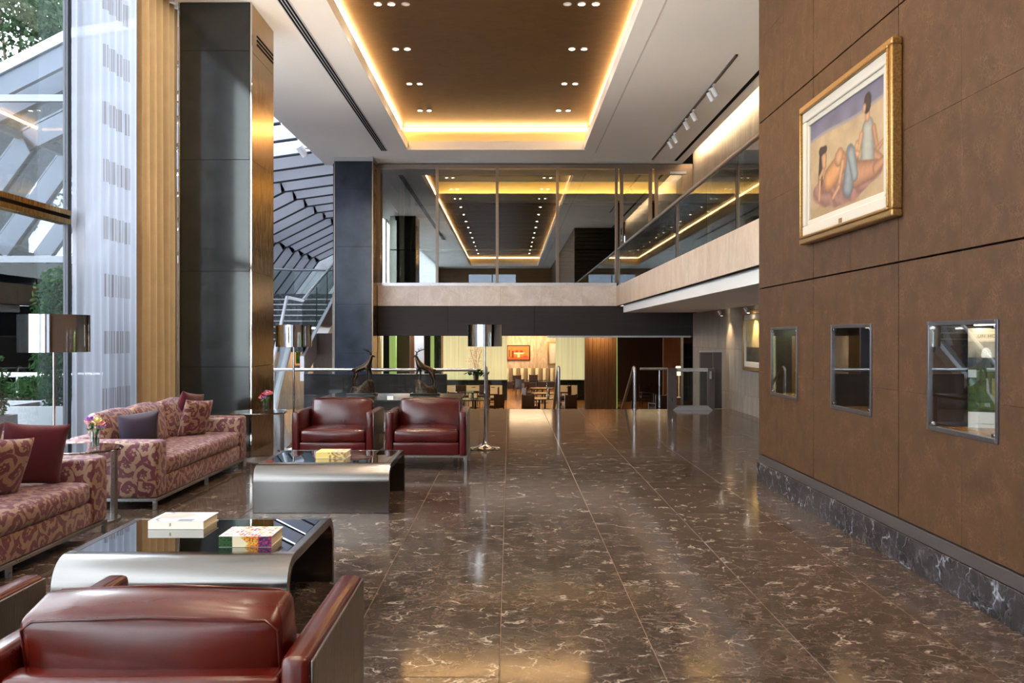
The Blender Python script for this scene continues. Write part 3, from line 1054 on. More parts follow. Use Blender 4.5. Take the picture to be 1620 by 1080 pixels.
# display niches: lining, glazed frame, clips
def niche(k, a, b, label):
    t = thing('display_case', label, 'display case', (BW, (a + b) / 2, NZ0))
    X1 = PX + 0.41
    lin = MB()
    lin.box(X1 - 0.015, X1, a, b, NZ0, NZ1)
    lin.box(BW, X1, a, a + 0.012, NZ0, NZ1); lin.box(BW, X1, b - 0.012, b, NZ0, NZ1)
    lin.box(BW, X1, a, b, NZ1 - 0.012, NZ1)
    lin.build('lining', 'dark_walnut', t)
    MB().box(BW + 0.002, X1, a + 0.012, b - 0.012, NZ0, NZ0 + 0.012).build('shelf', 'oak_floor', t)
    fr = MB()
    w = 0.02
    x0, x1 = BW - 0.010, BW + 0.02
    fr.box(x0, x1, a - 0.006, a + w, NZ0 - 0.006, NZ1 + 0.006)
    fr.box(x0, x1, b - w, b + 0.006, NZ0 - 0.006, NZ1 + 0.006)
    fr.box(x0, x1, a + w, b - w, NZ0 - 0.006, NZ0 + w)
    fr.box(x0, x1, a + w, b - w, NZ1 - w, NZ1 + 0.006)
    fr.build('frame', 'case_frame', t, bevel=0.002)
    MB().box(BW - 0.002, BW + 0.003, a + w - 0.004, b - w + 0.004, NZ0 + w - 0.004, NZ1 - w + 0.004).build('pane', 'clear_glass', t)
    for yy in (a + w + 0.025, b - w - 0.025):
        for zz in (NZ0 + w + 0.015, NZ1 - w - 0.015):
            MB().box(BW - 0.008, BW + 0.008, yy - 0.016, yy + 0.016, zz - 0.01, zz + 0.01).build('clip', 'chrome', t, bevel=0.002)
    MB().box(PX + 0.2, PX + 0.24, a + 0.1, b - 0.1, NZ1 - 0.02, NZ1 - 0.0125).build('light_strip', ['niche_glow', 'shade_glow', 'case_light'][k], t)
    return t
n1 = niche(0, *NI[0], 'small glazed niche with a green-lit panel, farthest along the brown wall')
MB().box(PX + 0.30, PX + 0.32, 8.125, 8.45, NZ0 + 0.012, NZ1 - 0.03).build('back_panel', 'screen_green', n1)
n2 = niche(1, *NI[1], 'dark empty glazed niche in the middle of the brown wall')
n3 = niche(2, *NI[2], 'nearest glazed niche holding a landscape poster')

# ---- stone wall at the far right, under and over the balcony
sw = struct(MB().box(XR + 0.03, XR + 0.3, 9.3, YB + 0.25, LOW, 6.5).build('wall_stone', 'black_gap'), 'grey striated stone wall on the far right')
ycols = [9.4, 11.3, 13.2, 15.1, 17.0, 18.9, 20.8, YB]
for i in range(len(ycols) - 1):
    for z0, z1 in ((LOW, 0.0), (0.0, 0.36), (0.36, 1.25), (1.25, 2.1), (2.8, 4.2), (4.2, 6.3)):
        MB().box(XR, XR + 0.032, ycols[i] + 0.002, ycols[i + 1] - 0.002, z0 + 0.002, z1 - 0.002).build('slab', 'wall_stone', sw)
# cove above it
cv = MB().box(4.36, XR + 0.05, 9.3, YB, 6.28, 6.34).build('trim_4', 'white_paint')
struct(cv, 'lit cove slot above the stone wall')
MB().box(4.30, 4.34, 9.4, 22.4, CZ + 0.2, CZ + 0.24).build('led_strip', 'led_soft', cv)
MB().box(4.2, 4.22, 9.4, 22.5, CZ + 0.16, 6.34).build('cove_back', 'white_paint', cv)

# ---- balcony on the right
bal = struct(MB().box(2.74, XR, BWE, YB, 2.56, 2.78).build('floor', 'white_paint'), 'balcony slab along the right side')
sof = struct(MB().box(2.78, XR, BWE, 21.9, 2.1, 2.555).build('ceiling', 'ceiling_white'), 'white soffit box under the balcony')
par = struct(MB().box(2.725, 2.75, BWE, YB, 2.27, 2.78).build('trim_5', 'black_gap'), 'beige marble edge of the balcony')
ys = [BWE, 11.2, 13.1, 15.0, 16.9, 18.8, 20.7, YB]
for i in range(len(ys) - 1):
    MB().box(2.70, 2.727, ys[i] + 0.0015, ys[i + 1] - 0.0015, 2.285, 2.785).build('slab', 'parapet_marble', par, bevel=0.002)
br = thing('balcony_balustrade', 'long glass balustrade with metal handrail along the right balcony', 'balustrade', (2.73, 16, 2.785))
gy = [9.4, 10.7, 12.4, 14.5, 16.5, 18.5, 20.5, 22.5]
for i in range(len(gy) - 1):
    MB().box(2.722, 2.734, gy[i] + 0.008, gy[i + 1] - 0.008, 2.785, 3.66).build('glass_panel', 'balcony_glass', br)
MB().tube([(2.728, 9.4, 3.70), (2.728, 22.55, 3.70)], 0.034, 14).build('handrail', 'frame_steel', br, True)

# ---- back wall: marble band, dark wood band, glazing above
bwl = struct(MB().box(-3.35, 2.74, YB + 0.03, YB + 0.25, 2.28, 2.80).build('wall_back', 'black_gap'), 'pale marble band below the upper glass wall')
xb = -3.32
while xb < 2.68:
    x1 = min(xb + 1.03, 2.70)
    MB().box(xb + 0.0015, x1 - 0.0015, YB, YB + 0.032, 2.285, 2.785).build('slab', 'fascia_marble', bwl, bevel=0.002)
    xb += 1.03
wdb = struct(MB().box(-3.35, XR, YB + 0.04, YB + 0.25, 1.53, 2.28).build('wall_wood', 'black_gap'), 'dark wenge bulkhead over the restaurant opening')
xs = [-3.32, -1.55, 0.63, 2.82, 4.22, XR]
for i in range(len(xs) - 1):
    top = 2.28 if xs[i + 1] < 2.9 else 2.28
    MB().box(xs[i] + 0.002, xs[i + 1] - 0.002, YB + 0.01, YB + 0.042, 1.535, top).build('panel', 'wenge', wdb, bevel=0.002)
MB().box(0.95, XR - 0.06, YB - 0.0, YB + 0.1, 1.49, 1.535).build('metal_edge', 'satin_steel', wdb)

# upper glazed wall
gw = thing('glass_wall', 'upper glazed partition with slim metal mullions above the marble band', 'glass wall', (0, YB, 2.785))
mx = [-3.30, -1.825, -0.31, 1.21, 2.70]
gtop = 5.86
MB().box(-3.38, XR, YB + 0.02, YB + 0.14, 5.74, gtop).build('top_rail', 'frame_steel', gw, bevel=0.004)
MB().box(-3.38, 2.70, YB + 0.02, YB + 0.14, 2.785, 2.87).build('sill', 'satin_steel', gw, bevel=0.004)
for k, x in enumerate(mx):
    w = 0.07 if k else 0.06
    MB().box(x - w / 2, x + w / 2, YB + 0.01, YB + 0.13, 2.87, 5.74).build('mullion', 'frame_steel', gw, bevel=0.003)
for i in range(4):
    MB().box(mx[i] + 0.035, mx[i + 1] - 0.035, YB + 0.06, YB + 0.072, 2.87, 5.74).build('pane', 'wall_glass', gw)
for k in range(4):
    MB().box(mx[k] + 0.1, mx[k + 1] - 0.1, YB + 0.10, YB + 0.115, 3.69, 3.72).build('push_bar', 'chrome', gw)
# glazed doors of the mezzanine beside it
for k, (a, b) in enumerate(((2.78, 3.60), (3.66, 4.46))):
    d = struct(MB().box(a, a + 0.09, YB + 0.02, YB + 0.1, 2.8, 5.74).box(b - 0.09, b, YB + 0.02, YB + 0.1, 2.8, 5.74).box(a + 0.09, b - 0.09, YB + 0.02, YB + 0.1, 5.60, 5.74).box(a + 0.09, b - 0.09, YB + 0.02, YB + 0.1, 2.8, 2.95).build('door_%d' % (k + 1), 'frame_steel', bevel=0.003),
               'metal framed glass door on the upper level, %s' % ('nearer the glazed partition' if k == 0 else 'beside the stone wall'))
    MB().box(a + 0.09, b - 0.09, YB + 0.05, YB + 0.062, 2.95, 5.60).build('pane', 'wall_glass', d)
    MB().box(a + 0.02, a + 0.06, YB - 0.01, YB + 0.02, 3.9, 4.25).build('handle', 'chrome', d)
MB().box(4.46, XR, YB + 0.02, YB + 0.1, 2.8, 5.74).build('jamb', 'frame_steel', gw)
cl = tag(MB().box(4.05, 4.45, YB - 0.03, YB + 0.02, 5.60, 5.66).build('door_closer', 'white_metal', bevel=0.004), 'slim silver door closer at the top of the right glass door', 'door closer')

# mezzanine room behind the glass: slatted walls
mz = MB()
mz.box(-3.35, XR, YB + 0.2, 33, 2.6, 2.78)
struct(MB().box(-3.36, -3.30, YB + 0.2, 23.8, 2.78, 5.75).box(-3.36, -3.30, 26.7, 33, 2.78, 5.75).box(-3.36, -3.30, 23.8, 26.7, 5.2, 5.75).build('wall_mezzanine_left', 'dark_walnut'), 'dark side wall of the mezzanine room')
mzf = struct(mz.build('floor', 'dark_walnut'), 'dark floor of the mezzanine room')
struct(MB().box(-3.35, XR, YB + 0.15, 33, 5.75, 5.9).build('ceiling', 'dark_render'), 'dark ceiling of the mezzanine room')
mw = struct(MB().box(-3.35, XR, 29.0, 29.2, 2.78, 5.75).box(XR - 0.05, XR + 0.02, YB + 0.2, 29, 2.78, 5.75).build('wall_mezzanine', 'dark_walnut'), 'dark slatted wall behind the upper glass')
sl = MB()
z = 2.85
while z < 5.7:
    sl.box(-3.3, XR - 0.06, 28.95, 28.998, z, z + 0.09)
    z += 0.125
o = sl.build('slat', 'slat_wood', mw); o['kind'] = 'stuff'
# glass doors with long handles inside on the left
gd = thing('mezzanine_door', 'frameless glass double door with long pull handles behind the left pane', 'glass door', (-3.1, 25.5, 2.78))
for k in range(2):
    y0 = 24.0 + k * 1.25
    MB().box(-2.86, -2.845, y0, y0 + 1.2, 2.80, 5.2).build('glass_leaf', 'balcony_glass', gd)
    MB().box(-2.89, -2.82, y0, y0 + 1.2, 2.785, 2.86).build('bottom_rail', 'frame_steel', gd)
for yy in (25.12, 25.33):
    for sx in (-0.05,):
        MB().tube([(-2.78, yy, 3.1), (-2.78, yy, 4.5)], 0.018, 8).build('pull_handle', 'chrome', gd, True)
MB().box(-2.92, -2.80, 23.85, 23.99, 2.785, 5.75).build('post', 'frame_steel', gd)
MB().box(-2.92, -2.80, 26.5, 26.64, 2.785, 5.75).build('post', 'frame_steel', gd)
bk_ = struct(MB().box(-1.98, XR - 0.06, 24.20, 24.30, 5.17, 5.37).build('trim_6', 'cove_cream'), 'cream cove ledge glowing behind the upper glass')
MB().box(-1.98, XR - 0.06, 24.30, 24.52, 5.17, 5.22).build('cove_floor', 'cove_cream', bk_)
MB().box(-1.98, XR - 0.06, 24.52, 24.56, 5.17, 5.74).build('bronze_panel', 'gold_leaf', bk_)
MB().box(-1.9, XR - 0.1, 24.33, 24.40, 5.24, 5.29).build('led_strip', 'led_soft', bk_)
area('mezzanine_light', (1, 26, 5.7), (1, 26, 0), 30, 3, 2, (1, 0.8, 0.55))

# ---- the two clad columns
def column(x0, x1, y0, y1, label, nm, zbot, side_mat, front_mat, cols=1):
    t = struct(MB().box(x0 + 0.02, x1 - 0.02, y0 + 0.02, y1 - 0.02, zbot, CZ).build(nm, 'black_gap'), label)
    zz = [zbot, 1.11, 2.36, 3.82, 5.245, CZ - 0.002] if zbot > -0.5 else [zbot, -0.3, 1.11, 2.3, 3.7, 5.1, CZ - 0.1]
    for i in range(len(zz) - 1):
        a, b = zz[i] + 0.0025, zz[i + 1] - 0.0025
        MB().box(x0 + 0.022, x1 - 0.022, y0, y0 + 0.021, a, b).build('panel', front_mat, t, bevel=0.001)
        MB().box(x1 - 0.021, x1, y0 + 0.022, y1, a, b).build('panel', side_mat, t, bevel=0.001)
        MB().box(x0, x0 + 0.021, y0 + 0.022, y1, a, b).build('panel', front_mat, t)
    for xx in (x0, x1):
        MB().box(xx - 0.010, xx + 0.010, y0 - 0.004, y0 + 0.02, zbot, CZ - 0.003).build('corner_trim', 'chrome' if zbot > -0.5 else 'frame_steel', t, bevel=0.002)
    return t
col1 = column(-4.32, -3.38, 11.74, 12.86, 'tall square column with dark glossy front and bronze side behind the sofa', 'wall_column', 0, 'bronze', 'dark_lacquer')
col2 = column(-4.26, -3.33, 21.84, 22.6, 'dark slate column beside the upper glass wall', 'wall_column', LOW, 'bronze', 'slate_lacquer')
for k_ in range(3):
    MB().box(-3.381, -3.375, 12.02, 12.84, 5.40 + k_ * 0.055, 5.425 + k_ * 0.055).build('vent_slot', 'black_gap', col1)
MB().box(-4.27, -3.32, 21.83, 22.6, CZ - 0.1, CZ - 0.003).build('cap', 'satin_steel', col2)

# ---- left window wall
WX = -4.58
def window(n, y0, y1, label, bar=True):
    f = MB()
    for yy in (y0, y1):
        f.box(WX - 0.03, WX + 0.025, yy - 0.018, yy + 0.018, 0, CZ)
    f.box(WX - 0.03, WX + 0.025, y0 + 0.018, y1 - 0.018, 0, 0.08)
    f.box(WX - 0.03, WX + 0.025, y0 + 0.018, y1 - 0.018, CZ - 0.08, CZ)
    w = struct(f.build('window_%d' % n, 'frame_dark', bevel=0.004), label)
    if not bar:
        MB().box(WX - 0.006, WX + 0.006, y0 + 0.018, y1 - 0.018, 0.08, CZ - 0.08).build('pane', 'window_glass', w)
        return
    MB().box(WX - 0.06, WX + 0.06, y0 + 0.018, y1 - 0.018, 2.66, 2.71).box(WX - 0.06, WX + 0.06, y0 + 0.018, y1 - 0.018, 2.75, 2.80).build('transom', 'bronze', w)
    MB().box(WX - 0.04, WX + 0.04, y0 + 0.018, y1 - 0.018, 2.71, 2.75).build('transom_gap', 'black_gap', w)
    MB().box(WX - 0.006, WX + 0.006, y0 + 0.018, y1 - 0.018, 0.08, 2.66).build('pane', 'window_glass', w)
    MB().box(WX - 0.006, WX + 0.006, y0 + 0.018, y1 - 0.018, 2.80, CZ - 0.08).build('pane', 'window_glass', w)
yw = [12.0, 9.3, 6.4, 3.6, 0.8, -2.0, -4.8, -7.6, -10.4]
for i in range(len(yw) - 1):
    window(i + 1, yw[i + 1] + 0.019, yw[i] - 0.019, ['tall window behind the white sheer curtain', 'tall clear window at the left edge looking onto the planters'][i] if i < 2 else 'tall side window further along the left wall, bay %d' % (i + 1), i != 0)
# unseen voile added in the other bays to spread daylight onto the ceiling
for i in range(1, len(yw) - 1):
    y1_ = min(yw[i], 6.9) - 0.04; y0_ = yw[i + 1] + 0.04
    if i == 1: y1_ = 7.0
    n_ = 60
    vs_ = []
    for k in range(n_ + 1):
        yy = y0_ + (y1_ - y0_) * k / n_
        xx = -4.42 + 0.03 * math.sin(k * 1.3)
        vs_ += [(xx, yy, 0.03), (xx, yy, CZ - 0.02)]
    MB().add(vs_, [(2 * k, 2 * k + 2, 2 * k + 3, 2 * k + 1) for k in range(n_)]).build('added_voile', 'fill_voile', bpy.data.objects['window_%d' % (i + 1)], True)
struct(MB().box(WX - 0.2, WX + 0.05, -12, -10.4, 0, CZ).build('wall_left', 'white_paint'), 'short wall by the entrance')
# ---- entrance wall behind the camera: panelled, with glazed doors and a row of high windows
en = MB()
en.box(-4.6, -2.6, -12.2, -12.0, 0, CZ); en.box(0.4, 2.6, -12.2, -12.0, 0, CZ)
en.box(-2.6, 0.4, -12.2, -12.0, 2.5, 4.5); en.box(-2.6, 0.4, -12.2, -12.0, 5.5, CZ)
struct(en.build('wall_entrance', 'walnut'), 'panelled wall with the entrance doors')
wn_ = struct(MB().box(-2.6, 0.4, -12.12, -12.06, 2.42, 2.5).box(-1.13, -1.07, -12.12, -12.06, 0, 2.42).box(-1.13, -1.07, -12.12, -12.06, 4.5, 5.5).build('window_20', 'frame_dark'), 'glazed entrance doors and high windows')
MB().box(-2.6, 0.4, -12.1, -12.09, 0, 2.42).build('pane', 'roof_glass', wn_)
MB().box(-2.6, 0.4, -12.1, -12.09, 4.5, 5.5).build('pane', 'roof_glass', wn_)

# ---- curtains
def curtain(name, label, mat, x, y0, y1, z0, z1, pleats, amp, seed, taper=0.0):
    rng = random.Random(seed)
    nu, nv = pleats * 10, 24
    vs = []; uvs = []
    ph = [rng.uniform(-0.5, 0.5) for _ in range(pleats + 2)]
    for j in range(nv + 1):
        v = j / nv
        for i in range(nu + 1):
            u = i / nu
            k = u * pleats
            a = amp * (0.75 + 0.5 * mnoise.noise(Vector((k * 0.7, seed, 0)))) * (1 - 0.25 * v)
            yy = y0 + (y1 - y0) * u + taper * (1 - v) * (1 - u)
            xx = x + a * math.sin(2 * PI * k + 0.6 * mnoise.noise(Vector((k * 0.5, v * 1.5, seed)))) + 0.012 * mnoise.noise(Vector((k, v * 3, 5)))
            vs.append((xx, yy, z0 + (z1 - z0) * v)); uvs.append((u * (y1 - y0) * 1.0, v * (z1 - z0)))
    fs = [(j * (nu + 1) + i, j * (nu + 1) + i + 1, (j + 1) * (nu + 1) + i + 1, (j + 1) * (nu + 1) + i) for j in range(nv) for i in range(nu)]
    me = bpy.data.meshes.new(name)
    me.from_pydata(vs, [], fs)
    lay = me.uv_layers.new(name='UVMap')
    for lp in me.loops:
        lay.data[lp.index].uv = uvs[lp.vertex_index]
    me.materials.append(M[mat])
    me.shade_smooth()
    o = bpy.data.objects.new(name, me)
    COL.objects.link(o)
    return tag(o, label, 'curtain')
curtain('sheer_curtain', 'white sheer curtain with woven beige blocks, left of the gold drape', 'sheer_voile', -4.42, 9.06, 10.72, 0.03, CZ - 0.02, 9, 0.035, 3)
curtain('gold_curtain', 'heavy gold floor-length drape between the sheer curtain and the column', 'gold_curtain', -4.43, 10.66, 11.95, 0.03, CZ - 0.02, 6, 0.075, 8)
tr = tag(MB().box(-4.47, -4.36, 8.9, 11.68, CZ - 0.018, CZ - 0.001).build('curtain_track', 'white_metal'), 'white curtain track at the ceiling above the drapes', 'curtain track')
# ================================================================== FURNITURE
def rotx(a): return Matrix.Rotation(a, 3, 'X')
def roty(a): return Matrix.Rotation(a, 3, 'Y')
def rotz(a): return Matrix.Rotation(a, 3, 'Z')

# ---- leather armchair: faces -y, origin at floor centre
def make_armchair(label, lm, seed):
    t = thing('armchair', label, 'armchair', (0, 0, 0), 0, 'red leather club chairs')
    W, D = 0.92, 0.84
    f = -D / 2
    at = 0.088
    for s in (-1, 1):
        xo = s * (W / 2); xi = s * (W / 2 - at)
        x0, x1 = min(xo, xi), max(xo, xi)
        a = MB().rbox(((x0 + x1) / 2 - s * 0.004, 0, 0.4125), (at - 0.008, D, 0.495), 0.022, (0.002, 0.004, 0.004)).build('arm', lm, t, 45)
        MB().box(*( (xo - 0.008, xo) if s > 0 else (xo, xo + 0.008)), f + 0.012, -f - 0.012, 0.172, 0.648).build('side_plate', 'steel_panel', t, bevel=0.002)
    MB().rbox((0, f + 0.05, 0.245), (W - 2 * at - 0.004, 0.09, 0.145), 0.015).build('front_rail', lm, t, 45)
    MB().box(-W / 2 + at, W / 2 - at, f + 0.1, -f - 0.06, 0.18, 0.30).build('seat_deck', lm, t)
    sc = MB().rbox((0, -0.065, 0.385), (W - 2 * at - 0.012, 0.70, 0.145), 0.035, (0, 0.012, 0.022), 10).build('seat_cushion', lm, t, 50)
    MB().rbox((0, -f - 0.055, 0.385), (W - 2 * at - 0.004, 0.10, 0.44), 0.022, (0, 0.004, 0)).build('back_panel', lm, t, 45)
    R = rotx(math.radians(-13))
    bc = MB()
    bc.rbox((0, 0.225, 0.585), (W - 2 * at - 0.03, 0.18, 0.36), 0.032, (0.006, 0.035, 0.022), 12, R)
    # soft creases along the top
    rng = random.Random(seed)
    q = []
    for p in bc.v:
        n = mnoise.noise(Vector((p[0] * 7 + seed, p[1] * 3, p[2] * 5)))
        n2 = mnoise.noise(Vector((p[0] * 22 + seed, p[1] * 8, p[2] * 6)))
        q.append((p[0], p[1] + 0.010 * n + 0.004 * n2, p[2] + 0.010 * n * (1 if p[2] > 0.6 else 0.3)))
    bc.v = q
    bco = bc.build('back_cushion', lm, t, 60)
    # piping on the rim of the back cushion
    hw = (W - 2 * at - 0.03) / 2 - 0.022
    for yy in (-0.085, 0.085):
        pts = []
        for x, z in ((-hw - 0.012, -0.14), (-hw - 0.012, 0.145), (-hw + 0.02, 0.172), (0, 0.185), (hw - 0.02, 0.172), (hw + 0.012, 0.145), (hw + 0.012, -0.14)):
            pts.append(R @ Vector((x, yy, z)) + Vector((0, 0.225, 0.585)))
        MB().tube(pts, 0.0045, 6).build('piping', lm, bco, True)
    fr = MB()
    z0, z1 = 0.148, 0.168
    for yy in (f + 0.012, -f - 0.012):
        fr.box(-W / 2, W / 2, yy - 0.012, yy + 0.012, z0, z1)
    for xx in (-W / 2 + 0.012, W / 2 - 0.012):
        fr.box(xx - 0.012, xx + 0.012, f + 0.024, -f - 0.024, z0, z1)
    fr.build('base_frame', 'satin_steel', t, bevel=0.002)
    for xx in (-W / 2 + 0.016, W / 2 - 0.016):
        for yy in (f + 0.012, -f - 0.012):
            MB().box(xx - 0.016, xx + 0.016, yy - 0.012, yy + 0.012, 0, z0).build('leg', 'satin_steel', t, bevel=0.002)
    return t
c1 = make_armchair('burgundy leather armchair facing the camera, left of the pair by the console', 'burgundy_leather', 1)
c1.location = (-1.985, 10.48, 0)
c2 = make_armchair('burgundy leather armchair facing the camera, right of the pair, next to the floor lamp', 'burgundy_leather', 5)
c2.location = (-0.937, 10.48, 0)
c3 = make_armchair('large red-brown leather armchair in the foreground seen from behind', 'red_leather', 9)
c3.location = (-0.975, 2.77, 0); c3.rotation_euler = (0, 0, PI)
c4 = make_armchair('red-brown leather armchair at the bottom left, only its arm showing', 'red_leather', 12)
c4.location = (-2.10, 2.77, 0); c4.rotation_euler = (0, 0, PI)

# ---- sofas: built in local axes, length along y, front towards +x, origin at front-centre floor
def make_sofa(label, L, grp='patterned sofas'):
    t = thing('sofa', label, 'sofa', (0, 0, 0), 0, grp)
    D = 0.90
    at = 0.25
    for s in (-1, 1):
        MB().rbox((-D / 2, s * (L / 2 - at / 2), 0.345), (D, at, 0.49), 0.03, (0.002, 0.004, 0.006), 8).build('arm', 'damask', t, 45, uv=True)
    MB().rbox((-D / 2 - 0.0, 0, 0.185), (D - 0.02, L - 2 * at - 0.004, 0.17), 0.015, (0, 0, 0), 6).build('base', 'damask', t, 45, uv=True)
    MB().rbox((-D + 0.1, 0, 0.42), (0.18, L - 2 * at - 0.004, 0.36), 0.03, (0, 0, 0), 8).build('back_panel', 'damask', t, 45, uv=True)
    MB().rbox((-0.385, 0, 0.345), (0.76, L - 2 * at - 0.01, 0.16), 0.045, (0.012, 0, 0.022), 12).build('seat_cushion', 'damask', t, 50, uv=True)
    n = 3
    cw_ = (L - 2 * at - 0.02) / n
    for k in range(n):
        yc = -(L - 2 * at) / 2 + cw_ * (k + 0.5) + 0.01
        R = roty(math.radians(-14))
        b = MB().rbox((0, 0, 0), (0.17, cw_ - 0.01, 0.42), 0.06, (0.05, 0.01, 0.025), 10, R)
        b.v = [(p[0] - 0.64 + 0.012 * mnoise.noise(Vector((p[1] * 6 + k * 9, p[2] * 6, 0))), p[1] + yc, p[2] + 0.60 + 0.02 * mnoise.noise(Vector((p[1] * 4 + k * 3, 2, 1)))) for p in b.v]
        b.build('back_cushion', 'damask', t, 60, uv=True)
    fr = MB()
    for xx in (-0.02, -D + 0.02):
        fr.box(xx - 0.018, xx + 0.018, -L / 2 + 0.005, L / 2 - 0.005, 0.072, 0.097)
    for yy in (-L / 2 + 0.02, L / 2 - 0.02):
        fr.box(-D + 0.038, -0.038, yy - 0.015, yy + 0.015, 0.072, 0.097)
    fr.build('base_frame', 'satin_steel', t, bevel=0.002)
    for xx in (-0.02, -D + 0.02):
        for yy in (-L / 2 + 0.02, 0, L / 2 - 0.02):
            MB().box(xx - 0.016, xx + 0.016, yy - 0.016, yy + 0.016, 0, 0.072).build('leg', 'satin_steel', t, bevel=0.002)
    return t
L = 2.68
s2 = make_sofa('long floral damask sofa between the gold drape and the farther steel table', L)
s2.location = (-3.06, 7.78 + L / 2, 0)
s1 = make_sofa('floral damask sofa at the left edge, nearest the camera', L)
s1.location = (-3.10, 6.93 - L / 2, 0)

# ---- cushions
def cushion(label, mat, c, w, h, th, rot, seed, uv=False):
    base = Vector((c[0], c[1], c[2] - h / 2))
    b = MB().pillow((0, 0, 0), w, h, th, rot, 14, 0.012, seed)
    b.v = [(p[0] + c[0], p[1] + c[1], p[2] + c[2]) for p in b.v]
    o = b.build('throw_cushion', mat, None, 60, uv=uv)
    md = o.modifiers.new('smooth', 'SUBSURF'); md.levels = 1; md.render_levels = 1
    return tag(o, label, 'cushion', 'throw cushions on the sofas')
def lean(yaw, pitch, roll=0.0):
    # cushion lies in its XZ plane, thickness along y; first turn so thickness points to +x
    return rotz(math.radians(90 + yaw)) @ rotx(math.radians(pitch)) @ roty(math.radians(roll))
cushion('patterned damask throw cushion in front of the burgundy one on the far sofa', 'damask', (-3.40, 9.72, 0.625), 0.44, 0.44, 0.15, lean(-24, 14, 4), 2, True)
cushion('shiny burgundy cushion leaning in the far corner of the far sofa', 'burgundy_velvet', (-3.60, 10.02, 0.66), 0.50, 0.50, 0.15, lean(-12, 16, 8), 4)
cushion('dark grey satin cushion behind the near arm of the far sofa', 'grey_satin', (-3.42, 8.28, 0.625), 0.40, 0.42, 0.17, lean(-52, 18, -6), 6)
cushion('patterned damask throw cushion on the near sofa', 'damask', (-3.40, 5.98, 0.63), 0.46, 0.45, 0.16, lean(-20, 16, 6), 8, True)
cushion('burgundy cushion against the far arm of the near sofa', 'burgundy_velvet', (-3.42, 6.44, 0.66), 0.48, 0.50, 0.15, lean(-46, 12, 6), 10)
cushion('burgundy cushion at the back of the near sofa by the left edge', 'burgundy_velvet', (-3.68, 6.14, 0.68), 0.50, 0.48, 0.15, lean(-8, 18, 0), 12)

# ---- waterfall steel coffee tables with glass tops
def make_table(label):
    t = thing('coffee_table', label, 'coffee table', (0, 0, 0), 0, 'waterfall steel coffee tables')
    W, D, H, R, T = 1.16, 1.17, 0.41, 0.15, 0.05
    def leg(sgn):
        outer = []; inner = []
        ye = sgn * D / 2
        outer.append((ye, 0.0)); inner.append((ye - sgn * T, 0.0))
        n = 12
        for i in range(n + 1):
            a = (PI / 2) * i / n
            outer.append((ye - sgn * (R - R * math.cos(a)), H - R + R * math.sin(a)))
            r2 = R - T
            inner.append((ye - sgn * (R - r2 * math.cos(a)), H - R + r2 * math.sin(a)))
        outer.append((ye - sgn * (R + 0.03), H)); inner.append((ye - sgn * (R + 0.03), H - T))
        poly = outer + inner[::-1]
        if sgn > 0: poly = poly[::-1]
        return MB().prism(poly, 'x', -W / 2, W / 2)
    leg(-1).build('curved_end', 'brushed_steel', t, 30, bevel=0.003)
    leg(1).build('curved_end', 'brushed_steel', t, 30, bevel=0.003)
    g = D / 2 - R - 0.03
    for s in (-1, 1):
        x0, x1 = (W / 2 - 0.045, W / 2) if s > 0 else (-W / 2, -W / 2 + 0.045)
        MB().box(x0, x1, -g, g, H - T, H).build('side_rail', 'brushed_steel', t, bevel=0.003)
    MB().box(-W / 2 + 0.047, W / 2 - 0.047, -g + 0.002, g - 0.002, H - 0.014, H - 0.001).build('glass_top', 'table_glass', t)
    MB().box(-W / 2 + 0.045, W / 2 - 0.045, -0.02, 0.02, H - T, H - 0.02).build('cross_bar', 'satin_steel', t)
    return t
t1 = make_table('polished steel waterfall coffee table in the foreground with two books')
t1.location = (-1.665, 4.97, 0)
t2 = dup(t1, (-1.605, 8.23, 0), 0, 'polished steel waterfall coffee table in front of the burgundy armchairs')

# ---- books
def book(label, x0, x1, y0, y1, z, h, cover_fn, spine_fn, spine_side, mat='paper_white', nu=40, nv=30):
    t = thing('book', label, 'book', ((x0 + x1) / 2, (y0 + y1) / 2, z))
    MB().box(x0, x1, y0, y1, z, z + 0.004).build('back_cover', mat, t)
    MB().box(x0, x1, y0, y1, z + h - 0.004, z + h).build('front_cover', mat, t)
    MB().box(x0 + 0.003, x1 - 0.006, y0 + 0.004, y1 - 0.006, z + 0.004, z + h - 0.004).build('pages', 'page_edge', t)
    MB().box(x0, x1, y0, y0 + 0.004, z + 0.004, z + h - 0.004).build('spine', mat, t)
    print_grid('cover_print', cover_fn, nu, nv, lambda u, v: (x0 + (x1 - x0) * u, y0 + (y1 - y0) * v, z + h + 0.0006), t)
    if spine_fn:
        print_grid('spine_print', spine_fn, nu, 12, lambda u, v: (x0 + (x1 - x0) * u, y0 - 0.0006, z + 0.001 + (h - 0.002) * v), t)
    return t
def n3(x, y, z=0.0): return mnoise.noise(Vector((x, y, z)))
def cover_a(u, v):
    if u > 0.80: return (238, 236, 234)
    k = n3(u * 4, v * 4, 3)
    if (u - 0.36) ** 2 / 0.10 + (v - 0.62) ** 2 / 0.12 < 1 + k * 0.5:
        return (214 + 20 * k, 168 + 20 * k, 164)
    if 0.5 < u < 0.78 and v < 0.24: return (126, 130, 142)
    if abs(u - 0.2 + 0.1 * math.sin(v * 7)) < 0.03: return (120, 122, 140)
    return (226, 216, 208) if k > -0.15 else (190, 180, 186)
def spine_a(u, v):
    if abs(u - 0.41) < 0.012 and 0.35 < v < 0.8: return (120, 110, 40)
    if 0.22 < u < 0.5 and abs(v - 0.55) < 0.03: return (190, 182, 170)
    return (232, 226, 214)
